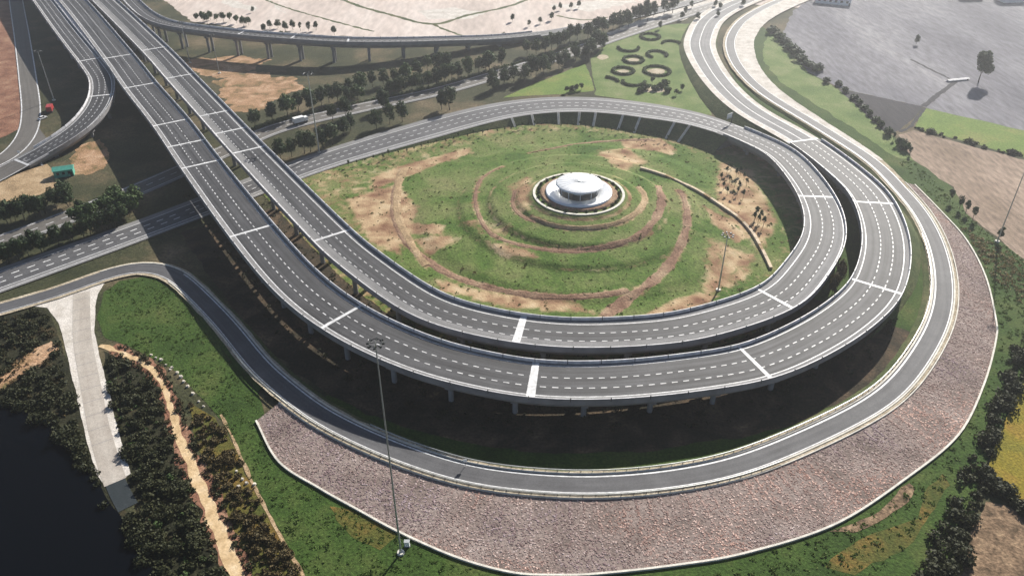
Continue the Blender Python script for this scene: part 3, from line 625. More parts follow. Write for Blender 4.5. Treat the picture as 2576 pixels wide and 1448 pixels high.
setp(link('dirt_edge', strip_mesh(DP, 4, DP.length, lambda s: -dpw(s)-1.3, lambda s: dpw(s)+1.5, 0.07, 0.5, 'dirt_edge', jit=2.2), M['red_dirt']), kind='structure')
TP = Line([(556, 1042), (585, 1100), (610, 1160), (640, 1222), (690, 1320), (770, 1460)], step=1.5, smooth=2)
setp(link('foot_path', strip_mesh(TP, 0, TP.length, -0.4, 0.4, 0.08, 1.0, 'foot_path', jit=0.35), M['dirt']), kind='structure')

# stone-pitched slope outside the ramp
out_px = [(644, 1058), (700, 1160), (800, 1226), (900, 1282), (1000, 1336), (1150, 1402), (1290, 1440), (1400, 1446), (1500, 1443), (1700, 1421), (1877, 1390), (2100, 1318), (2277, 1204), (2410, 1093), (2473, 969), (2504, 855), (2503, 800), (2477, 694), (2429, 603), (2364, 530), (2300, 465)]
ow, _ = catmull(np.array([P(x, y, .2) for x, y in out_px]), 2.0)
def slope_pt(i, k, lift=0.0):
    o = ow[i]; j = int(np.argmin(np.linalg.norm(C4.p[:, :2]-o[:2], axis=1)))
    inn = np.array([*(C4.p[j, :2]-C4.n[j]*(W4+1.2)), C4.p[j, 2]-0.12])
    q = inn*(1-k)+o*k; q[2] = (inn[2]*(1-k)+0.2*k)+lift; return q
K = 8; v = []; f = []
for i in range(len(ow)):
    for k in range(K+1): v.append(slope_pt(i, k/K))
for i in range(len(ow)-1):
    for k in range(K):
        a = i*(K+1)+k; f.append((a, a+1, a+K+2, a+K+1))
me = mesh('stone_slope', v, f)
if me.polygons[50].normal.z < 0: me.flip_normals()
M['wallstone'] = mat_plain('pale sandstone', (.56, .45, .32), .9, .25, .6)
M['mortar'] = mat_ground('slope bedding', [(0.3, (.14, .11, .095)), (0.5, (.23, .18, .16)), (0.7, (.30, .245, .22))], 0.08, 1.5, 0.3)
slope = setp(link('stone_slope', me, M['mortar']), kind='structure')
E0 = np.array([slope_pt(i, 0) for i in range(len(ow))]); E1 = np.array([slope_pt(i, 1) for i in range(len(ow))])
SV = []; m_ = 5
for i in range(len(ow)-1):
    wl_ = np.linalg.norm(E1[i]-E0[i]); N = int(wl_*2.0*3.2)
    kk = rng.uniform(.01, .99, (N, 1)); fr = rng.uniform(0, 1, (N, 1))
    q = (E0[i]*(1-kk)+E1[i]*kk)*(1-fr)+(E0[i+1]*(1-kk)+E1[i+1]*kk)*fr
    sz = rng.uniform(.13, .36, (N, 1)); h = rng.uniform(.03, .11, (N, 1)); t0 = rng.uniform(0, 6.28, (N, 1))+np.arange(m_)*6.283/m_
    rj = rng.uniform(.75, 1.15, (N, m_))*sz; x = rj*np.cos(t0); y = rj*np.sin(t0)
    lo = np.stack([q[:, :1]+x, q[:, 1:2]+y, np.repeat(q[:, 2:]-.05, m_, 1)], 2)
    hi = np.stack([q[:, :1]+x*.72, q[:, 1:2]+y*.72, q[:, 2:]+h+x*rng.uniform(-.1, .1, (N, 1))], 2)
    SV.append(np.concatenate([lo, hi], 1))
SV = np.concatenate(SV); mb = MB(); mb.v = SV.reshape(-1, 3).tolist()
fb = [(j, (j+1) % m_, m_+(j+1) % m_, m_+j) for j in range(m_)]+[tuple(range(m_, 2*m_))]
mb.f = [tuple(c+10*i for c in f_) for i in range(len(SV)) for f_ in fb]
st = mb.build('stone_pitching', M['stones'], slope); st['kind'] = 'stuff'
# kerb along the slope's foot and the drain along its head
class Free(Line):
    def __init__(s, pts): s.p = np.asarray(pts, float); s.fin()
FO = Free(ow)
setp(link('slope_kerb', sweep_mesh(FO, FO.span(0, FO.length, 2), [(.25, -.3), (.25, .35), (-.25, .35), (-.25, -.3)]), M['kerb']), kind='structure')
FI = Free(smooth_line(np.array([slope_pt(i, 0) for i in range(len(ow))]), 4))
for o in (-0.3,):
    setp(link('drain_kerb', sweep_mesh(FI, FI.span(0, FI.length, 2), [(o+.16, -.4), (o+.16, .3), (o-.16, .3), (o-.16, -.4)]), M['kerb']), kind='structure')
sheet('weed_bed', [(2085, 1335), (2150, 1320), (2210, 1285), (2285, 1215), (2300, 1225), (2285, 1262), (2230, 1300), (2150, 1335)], 0.1, M['clods'], amp=0.6)

# ------------------------------------------------------------------ viaducts
def half_sweep(L, ss, prof, name): return sweep_mesh(L, ss, prof, name)
def viaduct(L, a, b, w, label, joints, dash_offs, edges, lanes, dash_rng, pier_step, avoid, panel=10.0, twin=True, first=8.0, depth=3.0, light=None):
    p0 = L.at(a)[0]
    root = empty('viaduct', (p0[0], p0[1], 0)); setp(root, label, 'viaduct', 'curving elevated carriageways')
    def part(o, parent=None):
        par = parent or root; o.parent = par
        o.matrix_parent_inverse = MI(par); return o
    jw = lambda q: 1.1 if any(abs(q-k) < 3 for k in (C1.near(1311, 831, 10), C2.near(1338, 957, 9.6))) else .55
    inv = root.location.copy()
    import mathutils
    def MI(par): return mathutils.Matrix.Translation(-inv)
    hb = w*0.74
    gd = part(link('girder', sweep_mesh(L, L.span(a, b, 3), [(-w, -.02), (-w, -1.1), (-w+.4, -1.4), (-hb, -depth), (hb, -depth), (w-.4, -1.4), (w, -1.1), (w, -.02)]), M['concrete']))
    rs = part(link('road_surface', strip_mesh(L, a, b, -w+.3, w-.3, 0.0, 3, 'road_surface'), M['asphalt']))
    def sub(o):
        o.parent = rs; o.matrix_parent_inverse = rs.matrix_basis.inverted(); return o
    def flat(name, o0, o1, dz, mat, s0=a, s1=b): 
        o = link(name, strip_mesh(L, s0, s1, o0, o1, dz, 3, name), mat); 
        o.parent = rs; return o
    if light: 
        for o0, o1 in light: flat('shoulder', o0, o1, 0.012, M['shoulder'])
    for o in edges: flat('edge_line', o-.16, o+.16, 0.028, M['paint'])
    for o in dash_offs:
        dashes(L, dash_rng[0], dash_rng[1], o, 0.31, 3.2, 1.6, 0.03, rs, cap=148)
        for s0, s1 in ((a, dash_rng[0]), (dash_rng[1], b)):
            if s1-s0 > 5: dashes(L, s0, s1, o, 0.30, 3.2, 1.9, 0.03, rs, single=False)
    for s in joints:
        o = link('expansion_joint', strip_mesh(L, s-jw(s), s+jw(s), -w+.45, w-.45, 0.045, 1, 'expansion_joint'), M['paint']); part(o)
    n = int((b-a)/panel)
    for i in range(n):
        s0 = a+i*panel; ss = np.linspace(s0+.12, s0+panel-.12, 4)
        for sd in (-1, 1):
            pr = [(sd*(w-.02), -.03), (sd*(w-.02), 1.0), (sd*(w-.28), 1.0), (sd*(w-.42), .35), (sd*(w-.42), 0.005)]
            if sd > 0: pr = pr[::-1]
            bme = sweep_mesh(L, ss, pr, 'barrier_panel'); bme.materials.append(M['barrier']); bme.materials.append(M['concrete'])
            for fi in range((len(ss)-1)*5):
                if fi % 5 == (0 if sd < 0 else 3): bme.polygons[fi].material_index = 1
            part(link('barrier_panel', bme))
            p, t, nn = L.at(s0); mb = MB()
            mb.box((p[0]+nn[0]*sd*(w-.2), p[1]+nn[1]*sd*(w-.2), p[2]+.6), (.2, .22, 1.2), math.atan2(t[1], t[0]))
            part(mb.build('joint_post', M['dark_steel']))
    s = a+first
    while s < b-4:
        p, t, nn = L.at(s); ok = all(q.dist(p) > d for q, d in avoid)
        if ok and p[2] > 3.2:
            ang = math.atan2(t[1], t[0]); top = p[2]-depth
            mb = MB(); mb.box((p[0], p[1], top-.65), (1.8, hb*1.7, 1.3), ang, 1.0)
            part(mb.build('pier_cap', M['concrete']))
            offs = (-hb*.5, hb*.5) if twin else (0,)
            for o in offs:
                mb = MB(); mb.cyl((p[0]+nn[0]*o, p[1]+nn[1]*o, -.2), (p[0]+nn[0]*o, p[1]+nn[1]*o, top-1.29), .78, .78, 14)
                part(mb.build('pier', M['concrete']))
        s += pier_step
    p, t, nn = L.at(b-5.0); top = p[2]-1.2; run = 1.15*top; mb = MB(); vv = []
    for d in (-.5, .5):
        for o, z in ((-w-run, -.2), (w+run, -.2), (w-.3, top), (-w+.3, top)): vv.append((p[0]+nn[0]*o+t[0]*d, p[1]+nn[1]*o+t[1]*d, z))
    mb.add(vv, [(3, 2, 1, 0), (4, 5, 6, 7), (0, 1, 5, 4), (1, 2, 6, 5), (2, 3, 7, 6), (3, 0, 4, 7)]); part(mb.build('abutment', M['concrete']))
    return root
AV = [(C4, 5.0), (H2, 8.0), (G1, 6.0)]
class Sub(Line):
    def __init__(s, L, a, b):
        k = (L.s >= a) & (L.s <= b); s.p = L.p[k]; s.fin()
AV1 = AV+[(Sub(C1, a_c1, e1), 11.0)]
j1 = [C1.near(x, y, z) for x, y, z in ((389, 124, 13), (452, 192, 13), (537, 283, 13), (582, 326, 13), (626, 379, 13), (829, 588, 12.5), (1311, 831, 10), (1947, 755, 8.7), (2053, 495, 7.6))]
j2 = [C2.near(x, y, z) for x, y, z in ((298, 143, 13), (352, 215, 13), (429, 308, 13), (465, 358, 13), (507, 416, 13), (632, 580, 12.7), (854, 796, 11.5), (1338, 957, 9.6), (1904, 913, 9), (2207, 718, 8.5), (2198, 510, 7.5), (2022, 355, 5.8))]
viaduct(C1, 0, a_c1, W1, 'inner curved viaduct carriageway bordering the grassy mound garden', j1, (0.7, -3.1), (4.8, -6.4), None, (C1.near(560, 305, 10.5), C1.near(2060, 520, 7.7)), 24, AV1, light=((-6.3, -3.5), (5.0, 6.7)), depth=3.3)
viaduct(C2, 0, a_c2, W2, 'outer curved viaduct carriageway with deep shadow and piers along its near side', j2, (1.6, -2.4), (-5.9, 6.4), None, (C2.near(465, 358, 10.4), C2.near(2215, 690, 8.4)), 18, AV1, light=((-7.4, -6.1), (6.6, 7.4)), depth=3.5)
viaduct(C3, 0, a_c3, 6.0, 'short curved elevated ramp turning off the viaduct at the left edge', [C3.near(224, 160, 10.4), C3.near(250, 246, 9), C3.near(60, 405, 1.8)], (1.2, -1.6), (4.2, -4.4), None, (C3.near(200, 122, 10.8), C3.near(60, 405, 1.8)), 22, AV1, first=14, light=((-5.6, -4.6), (4.4, 5.6)))
viaduct(C5, 0, a_c5, 5.0, 'far elevated link ramp on piers crossing behind the tree rows', [C5.near(600, 84, 13), C5.near(735, 95, 12.8), C5.near(871, 103, 12)], (0.0,), (3.8, -3.8), None, (C5.near(392, 50, 13), C5.near(735, 95, 12.8)), 20, AV1, first=12)

wa, wb = C1.near(960, 700, 11.8), C1.near(1975, 735, 8.6)  # unseen wall, added to keep sun off the ground under the inner deck
uw = empty('sun_block_wall', C1.at(wa)[0]*np.array([1, 1, 0])); setp(uw, 'added unseen wall blocking sun along the garden side beneath the inner deck', 'wall')
for i in range(int((wb-wa)/8)):
    ss = np.linspace(wa+i*8+.05, wa+i*8+7.95, 4); zt = C1.at(ss[1])[0][2]
    o = link('wall_panel', sweep_mesh(C1, ss, [(W1*.74+.5, -zt-.2), (W1*.74+.5, -2.2), (W1*.74+.1, -2.2), (W1*.74+.1, -zt-.2)]), M['concrete'], uw); o.location = -uw.location
# gore deck between ramp and main viaduct, upper left
gs = [s for s in np.linspace(C2.s[0], C2.near(290, 140, 11), 40)]
v = []; f = []
for s in gs:
    p, t, nn = C2.at(s); a0 = p[:2]-nn*(W2-0.3)
    j = int(np.argmin(np.linalg.norm(C3.p[:, :2]-a0, axis=1))); b0 = C3.p[j, :2]+C3.n[j]*(6.0-0.3)
    if np.dot(a0-b0, nn) < 0.05: continue
    v += [(a0[0], a0[1], p[2]-0.03), (b0[0], b0[1], C3.p[j, 2]-0.03), (a0[0], a0[1], p[2]-0.6), (b0[0], b0[1], C3.p[j, 2]-0.6)]
k_ = len(v)//4
for i in range(k_-1):
    a = i*4; f += [(a, a+4, a+5, a+1), (a+2, a+3, a+7, a+6)]
if k_ > 1:
    me = mesh('gore_deck', v, f)
    setp(link('gore_deck', me, M['barrier']), 'pale wedge of deck between the left ramp and the main viaduct', 'deck')

# ------------------------------------------------------------------ pavilion on the mound
zb = 7.12
pv = empty('pavilion', (GC[0], GC[1], zb)); pv.scale = (1, 1, .84); setp(pv, 'round white saucer-roofed pavilion on top of the grass mound', 'pavilion')
mb = MB(); mb.lathe([(15.6, -0.3), (14.6, 0.7), (13.2, 0.8), (13.0, 0.4), (0.01, 0.4)], 64); mb.build('plinth', M['path'], pv)
mb = MB(); mb.lathe([(12.9, .3), (12.9, 1.5), (12.5, 1.62), (12.0, 1.55), (10.0, 1.0), (7.6, .72), (7.6, .42)], 80); mb.build('dish', M['silver'], pv, True)
mb = MB(); mb.lathe([(7.62, .5), (7.62, .66), (0.01, .66)], 64); mb.build('dish_floor_shade', M['glass'], pv)  # dark disc paints the roof's shadow onto the dish floor
mb = MB(); mb.lathe([(3.0, .6), (2.5, 1.4), (2.3, 3.2), (2.9, 4.4), (4.6, 5.1)], 40); mb.build('stem', M['silver'], pv, True)
for i in range(10):
    t = 2*math.pi*(i+.5)/10; mb = MB(); mb.cyl((7.2*math.cos(t), 7.2*math.sin(t), .6), (7.6*math.cos(t), 7.6*math.sin(t), 5.2), .16, .13, 8); mb.build('column', M['silver'], pv)
mb = MB(); mb.lathe([(0.01, 6.15), (3.0, 6.1), (6.4, 5.9), (8.4, 5.6), (9.1, 5.25), (9.15, 5.05), (8.8, 4.95), (4.0, 5.05), (0.01, 5.05)], 80); mb.build('roof', M['silver'], pv, True)
mb = MB(); mb.cyl((0, 0, 6.1), (0, 0, 6.5), .8, .6, 16); mb.build('roof_hatch', M['galv'], pv)
for i in range(24):
    t = 2*math.pi*i/24; mb = MB()
    for (ra, za), (rb, zb_) in zip([(9.12, 5.2), (8.4, 5.62), (6.4, 5.92), (3.0, 6.12)], [(8.4, 5.62), (6.4, 5.92), (3.0, 6.12), (1.0, 6.16)]): mb.cyl((ra*math.cos(t), ra*math.sin(t), za), (rb*math.cos(t), rb*math.sin(t), zb_), .045, .045, 5)
    mb.build('roof_seam', M['galv'], pv)
mb = MB(); mb.lathe([(17.9, -.3), (17.9, .45), (16.9, .45), (16.9, -.3)], 80)
kr = mb.build('ring_kerb', M['kerb']); kr.location = (GC[0], GC[1], zb-.1); setp(kr, 'pale circular kerb ringing the white pavilion', 'kerb')

# low wall beside the spiral path
wp = np.array([PS(*q) for q in [(1610, 425), (1660, 440), (1740, 475), (1820, 525), (1880, 575), (1915, 630), (1945, 692)]]); wr, _ = catmull(wp, 2)
wr[:, 2] = [mound_h(q[0], q[1])+.1 for q in wr]; WL = Free(wr)
wroot = empty('retaining_wall', wr[0]); setp(wroot, 'long low pale retaining wall curving down the right side of the mound', 'wall')
nb = int(WL.length/4)
for i in range(nb):
    ss = np.linspace(i*4+.05, i*4+3.95, 4)
    o = link('wall_panel', sweep_mesh(WL, ss, [(.55, -.6), (.55, .9), (-.55, .9), (-.55, -.6)]), M['dirt'] if i % 5 == 3 else M['wallstone'])
    o.parent = wroot; o.location = -wroot.location

# ------------------------------------------------------------------ vegetation
def clump_mesh(name, lobes, n, size, seed, flat=1.0):
    r = np.random.default_rng(seed); v = []; f = []
    vol = np.array([a[3]**2 for a in lobes]); vol /= vol.sum()
    for i in range(n):
        c = lobes[r.choice(len(lobes), p=vol)]
        d = r.normal(size=3); d /= np.linalg.norm(d); rad = c[3]*(r.random()**0.35)
        p = np.array(c[:3])+d*rad*np.array([1, 1, c[4] if len(c) > 4 else 1])
        nn = d+r.normal(size=3)*0.55; nn /= np.linalg.norm(nn)
        a = np.cross(nn, r.normal(size=3)); a /= np.linalg.norm(a); b_ = np.cross(nn, a)
        s = size*r.uniform(.6, 1.35); k = len(v)
        v += [p+a*s, p+b_*s*.8, p-a*s*.9+nn*s*.35, p-b_*s*.8]; f.append((k, k+1, k+2, k+3))
    return mesh(name, v, f)
def trunk_mesh(name, h, r, seed):
    rr = random.Random(seed); mb = MB(); q = Vector((0, 0, -.15)); w = r
    for i in range(3):
        e = q+Vector((rr.uniform(-.12, .12), rr.uniform(-.12, .12), h/3+.05)); mb.cyl(q, e, w, w*.82, 7); q = e-Vector((0, 0, .04)); w *= .82
    for i in range(4):
        t = i*1.57+rr.uniform(-.4, .4); mb.cyl(q-Vector((0, 0, .3*i*.4)), q+Vector((math.cos(t)*h*.35, math.sin(t)*h*.35, h*.45)), w*.6, w*.2, 5)
    return mesh(name, mb.v, mb.f)
def tree_kind(name, h, cw, seed, n=520, leaf='leaf_dark', size=.42, open_=1.0, trunk_fr=.32):
    r = random.Random(seed); th = h*trunk_fr; ch = h-th; lobes = [(0, 0, th+ch*.5, cw*.36*open_, ch/cw*1.1)]
    for i in range(7):
        t = i*.9+r.uniform(-.4, .4); q = r.uniform(.12, .3)*cw
        lobes.append((math.cos(t)*q, math.sin(t)*q, th+ch*r.uniform(.22, .8), cw*r.uniform(.17, .27), 1.1))
    lobes.append((r.uniform(-.1, .1)*cw, r.uniform(-.1, .1)*cw, h-ch*.18, cw*.2, 1.1))
    c = clump_mesh('crown', lobes, n, size, seed); c.materials.append(M[leaf])
    t = trunk_mesh('trunk', th*1.25, max(.06, h*.022), seed); t.materials.append(M['bark'])
    return (c, t, h)
K_DARK = [tree_kind('d%d' % i, 8.0, 5.4+.5*(i % 3), 40+i, n=620, size=.38, trunk_fr=.22) for i in range(6)]
K_MID = [tree_kind('m%d' % i, 7.0, 6.0, 60+i, leaf='leaf_mid') for i in range(4)]
K_COL = [tree_kind('c%d' % i, 7.0, 3.2, 80+i, n=340, size=.36, trunk_fr=.2) for i in range(3)]
K_SAP = [tree_kind('s%d' % i, 3.4, 1.3, 90+i, n=60, size=.26, trunk_fr=.4, leaf='leaf_dark') for i in range(3)]
K_DRY = [tree_kind('y%d' % i, 5.0, 4.0, 110+i, n=300, leaf='leaf_dry', size=.33, trunk_fr=.25) for i in range(2)]
K_BUSH = []
for i in range(4):
    r_ = random.Random(130+i); lob = [(r_.uniform(-.6, .6), r_.uniform(-.6, .6), r_.uniform(.4, .9), r_.uniform(.5, .8), .8) for _ in range(5)]
    c = clump_mesh('foliage', lob, 150, .28, 130+i); c.materials.append(M['leaf_dark'])
    t = trunk_mesh('stem', .5, .05, 130+i); t.materials.append(M['bark']); K_BUSH.append((c, t, 1.6))
ORD = ['first', 'second', 'third', 'fourth', 'fifth', 'sixth', 'seventh', 'eighth', 'ninth', 'tenth', 'eleventh', 'twelfth', 'thirteenth', 'fourteenth', 'fifteenth', 'sixteenth', 'seventeenth', 'eighteenth', 'nineteenth', 'twentieth']
def ordw(i):
    if i < 20: return ORD[i]
    tens = {2: 'twenty', 3: 'thirty', 4: 'forty', 5: 'fifty', 6: 'sixty'}
    t, u = divmod(i+1, 10)
    return (tens[t]+'-'+ORD[u-1]) if u else {3: 'thirtieth', 4: 'fortieth', 5: 'fiftieth', 6: 'sixtieth'}[t]
def plant(kind, xy, h, name, label, cat, group, z=0.0, wide=1.0, parts=('trunk', 'crown')):
    c, t, h0 = kind; o = empty(name, (xy[0], xy[1], z), random.uniform(0, 6.28)); k = h/h0
    o.scale = (k*wide*random.uniform(.92, 1.08), k*wide*random.uniform(.92, 1.08), k)
    setp(o, label, cat, group)
    link(parts[0], t, None, o); link(parts[1], c, None, o); return o
def crown_base(x, y, h):
    """ground spot of a tree whose crown centre shows at (x, y)"""
    return P(x, y, h*.6)
def tree_row(pts, h, kinds, text, group, name='tree', hv=.15, avoid=(), fill=0):
    if fill:
        q2 = [pts[0]]
        for q in pts[1:]:
            if fill < math.hypot(q[0]-q2[-1][0], q[1]-q2[-1][1]) < 90: q2.append(((q[0]+q2[-1][0])/2+random.uniform(-4, 4), (q[1]+q2[-1][1])/2+random.uniform(-4, 4)))
            q2.append(q)
        pts = q2
    spots = []
    for q in pts:
        hh = (q[2] if len(q) > 2 else h)*random.uniform(1-hv, 1+hv); w = crown_base(q[0], q[1], hh)
        for _ in range(4):
            for L, d in avoid:
                j = int(np.argmin(np.linalg.norm(L.p[:, :2]-w[:2], axis=1))); dv = w[:2]-L.p[j, :2]; dd = np.linalg.norm(dv)
                if dd < d: w[:2] += dv/max(dd, .1)*(d-dd)
        if all(L.dist(w) > d-.6 for L, d in avoid): spots.append((w, hh))
    for i, (w, hh) in enumerate(spots):
        plant(random.choice(kinds), w, hh, name, text % ordw(i), 'tree', group)
z2 = lambda pts: [(603.5+q[0]*.3242, q[1]*.3242)+tuple(q[2:]) for q in pts]
z8 = lambda pts: [(1073+x*.2604, y*.2604) for x, y in pts]
z5 = lambda pts: [(x*.3242, 402.3+y*.3242) for x, y in pts]
z7 = lambda pts: [(335+x*.2082, y*.2082) for x, y in pts]
AVR = ((H2, 8.0), (C1, 12.5))
tree_row(z2([(130, 910), (240, 850), (360, 815), (440, 775), (530, 750), (620, 735), (680, 715), (750, 700), (840, 670), (930, 630), (1020, 600), (1110, 580), (1200, 580), (1280, 560), (1370, 520), (1450, 480), (1530, 475), (1600, 470)]), 10.5, K_DARK+K_MID[:2], '%s tree from the viaduct in the highway\'s far tree row', 'dark trees lining the highway', avoid=AVR, fill=0)
tree_row(z2([(560, 800), (690, 840), (790, 800), (870, 770), (920, 740), (990, 735), (1050, 730), (1100, 735), (1170, 690), (1220, 670), (1270, 650), (1340, 635), (1380, 620), (1460, 600), (1540, 590), (1600, 560), (1640, 550), (1700, 540), (1780, 510), (1850, 490), (1900, 480), (1950, 470), (2030, 430)]), 10, K_DARK+K_MID[:2], '%s tree from the viaduct in the highway\'s middle tree row', 'dark trees lining the highway', avoid=AVR, fill=0)
tree_row(z2([(310, 1150), (390, 1130), (490, 1095), (560, 1090), (640, 1060), (735, 1040), (800, 960), (850, 930), (1050, 905), (1155, 870), (1250, 850), (1560, 760, 11), (1620, 745, 11), (1960, 620), (2050, 580)]), 10, K_DARK, '%s tree from the viaduct in the row next to the loop road', 'dark trees lining the highway', avoid=AVR, fill=0)
tree_row(z8([(970, 440), (1060, 430), (1150, 420), (1210, 375), (1270, 370), (1330, 350), (1385, 305), (1460, 290), (1560, 280), (1640, 240), (1700, 220), (1800, 190), (1870, 170), (1940, 145), (2020, 125), (2070, 105), (2130, 65), (2200, 70), (2300, 50), (2400, 30)]), 10.5, K_DARK, '%s tree along the far highway\'s upper side, counted from the link ramp', 'trees fading along the far highway', avoid=AVR, fill=0)
tree_row(z8([(640, 750), (750, 700), (840, 680), (950, 690), (1010, 610), (1060, 620), (1130, 605), (1200, 570), (1280, 570), (1340, 540), (1440, 500), (1540, 480), (1590, 440), (1600, 340), (1660, 345), (1700, 395), (1480, 400), (1400, 420), (1780, 250), (1900, 210), (2050, 180), (2180, 120)]), 10.5, K_DARK, '%s tree along the far highway\'s lower side, counted from the green field', 'trees fading along the far highway', avoid=AVR, fill=0)
tree_row(z5([(20, 390), (90, 385), (150, 365), (240, 345), (320, 330), (480, 215), (540, 300), (620, 380)]), 8.5, K_DARK+K_MID[:1], '%s tree from the left edge in the row beside the pale yard', 'trees left of the viaduct', avoid=AVR, fill=22)
tree_row(z5([(600, 430), (700, 400), (760, 370), (830, 330), (900, 270), (960, 330), (1040, 260), (1020, 330), (940, 380)]), 8, K_MID, '%s bushy green tree in the clump left of the viaduct shadow', 'trees left of the viaduct', avoid=AVR, fill=22)
tree_row(z5([(40, 700), (30, 770), (110, 745), (170, 690), (230, 600), (340, 650), (520, 540), (580, 560), (640, 530), (700, 500), (780, 470), (900, 470), (970, 490), (880, 420)]), 8, K_DARK, '%s dark tree beside the three-lane road, counted from the left edge', 'trees left of the viaduct', avoid=((H2, 7), (C1, 10)), fill=22)
tree_row(z7([(1570, 330), (1640, 285), (1740, 275), (1830, 310), (1920, 290), (2010, 310), (2110, 310), (2200, 300), (2420, 360)]), 6.5, K_COL+K_DARK, '%s tree in the short row behind the far link ramp', 'trees behind the link ramp')
tree_row(z7([(760, 200), (830, 190), (880, 220), (920, 180), (1000, 210), (1080, 200), (1160, 200), (1240, 225), (1320, 250), (1385, 250)]), 6.0, K_MID, '%s tree of the green clump behind the bend of the link ramp', 'trees behind the link ramp')
tree_row(z7([(1440, 110), (1780, 420), (1850, 420)]), 5, K_DARK, '%s lone dark shrub tree on the pale field by the link ramp', 'trees behind the link ramp')
tree_row(z8([(830, 165), (1095, 190), (1210, 150), (1230, 80), (1290, 55), (1395, 50), (1470, 35), (740, 340), (990, 220)]), 5, K_DARK, '%s small tree scattered on the pale far field, counted from the left', 'trees on the pale field')
tree_row([(1724, 25), (1716, 38), (1755, 40), (1739, 10), (1800, 8), (1812, 14), (1806, 34), (1870, 5), (1660, 62)], 5.5, K_DARK, '%s small tree by the far road fork at the top', 'trees by the road fork')
# lone tree on the ploughed field, bushes along its edge
w = P(2460, 208, 0); lone = tree_kind('lone', 17.5, 10.5, 303, n=2400, size=.62, trunk_fr=.24, leaf='leaf_dark')
plant(lone, w, 17.5, 'tree', 'tall lone dark tree standing in the grey ploughed field', 'tree', None)
w = P(2304, 112, 0); plant(K_DARK[1], w, 6, 'tree', 'tiny round tree far out in the grey ploughed field', 'tree', None)
for i, (x, y) in enumerate([(2080, 208), (2108, 216), (2125, 232), (2145, 250), (2160, 262), (2172, 275), (2186, 290), (2200, 305), (2214, 318), (2232, 338), (2246, 352), (2262, 366), (2274, 378), (2287, 390)]):
    plant(random.choice(K_BUSH+K_COL[:1]), P(x, y), 3.2 if i < 9 else 4.2, 'bush', '%s dark bush from the top along the ploughed field\'s edge' % ordw(i), 'bush', 'bushes along the field edge', parts=('stem', 'foliage'))
for i, (x, y) in enumerate([(1960, 100), (1985, 125), (2000, 140), (2015, 155), (2030, 168), (2045, 178), (1940, 85), (1975, 112)]):
    plant(random.choice(K_BUSH), P(x, y), 4.5, 'bush', '%s bush of the grey thicket at the bend of the gravel shoulder' % ordw(i), 'bush', 'bushes at the gravel bend', wide=1.4, parts=('stem', 'foliage'))
for i, (x, y) in enumerate([(2388, 508), (2412, 525), (2428, 535), (2446, 552), (2510, 605)]):
    plant(K_COL[i % 3], P(x, y), 6.0, 'cypress_tree', '%s upright dark conifer from the left beside the right-hand brown plot' % ordw(i), 'tree', 'upright conifers on the right')
# shrubs in the gap between the two carriageways
for i, (x, y) in enumerate([(2108, 700), (2098, 718), (2116, 682)]):
    plant(K_DRY[i % 2], P(x, y, 5.5)*np.array([1, 1, 0]), 10.2, 'shrub_tree', '%s dry brown shrub tree poking up between the two carriageways' % ordw(i), 'tree', 'shrub trees between the decks', wide=.55)
# saplings in the garden
sap = [(1826, 440), (1838, 432), (1850, 446), (1862, 440), (1870, 455), (1834, 462), (1846, 472), (1858, 476), (1818, 478), (1828, 492), (1842, 500), (1812, 456), (1876, 470), (1854, 492), (1868, 500)]
for i_, (x, y) in enumerate(sorted(sap)): plant(random.choice(K_SAP), PS(x, y), 4.0, 'sapling', '%s sapling from the left in the planted cluster right of the mound' % ordw(i_), 'sapling', 'saplings right of the mound', z=mound_h(*PS(x, y)[:2])+.1)
for i_, (x, y) in enumerate(sorted([(1895, 560), (1905, 566), (1912, 556), (1901, 548), (1918, 572)])): plant(random.choice(K_SAP), PS(x, y), 5.0, 'sapling', '%s dark upright sapling from the left beside the pale wall\'s lower end' % ordw(i_), 'sapling', 'saplings by the pale wall', z=.1)
for i in range(46):
    s = C1.near(1700, 318, 5)+(C1.near(840, 396, .4)-C1.near(1700, 318, 5))*(i/45.0); p, t, nn = C1.at(s)
    o = wide(s)+1.5*max(p[2], .3)+2.5+random.uniform(-1, 2.5); q = p[:2]+nn*o
    plant(random.choice(K_SAP), q, random.uniform(2.2, 3.6), 'sapling', '%s thin sapling from the right in the row along the loop embankment\'s foot' % ordw(i), 'sapling', 'saplings at the embankment foot', z=.08)
for i in range(26):
    t = 2*math.pi*i/26; r = 15.9
    plant(random.choice(K_BUSH), (GC[0]+r*math.cos(t), GC[1]+r*math.sin(t)), 1.3, 'shrub', '%s low shrub inside the pavilion\'s kerb ring, counted anticlockwise from the right' % ordw(i), 'shrub', 'shrubs ringing the pavilion', z=zb-.05, parts=('stem', 'foliage'))
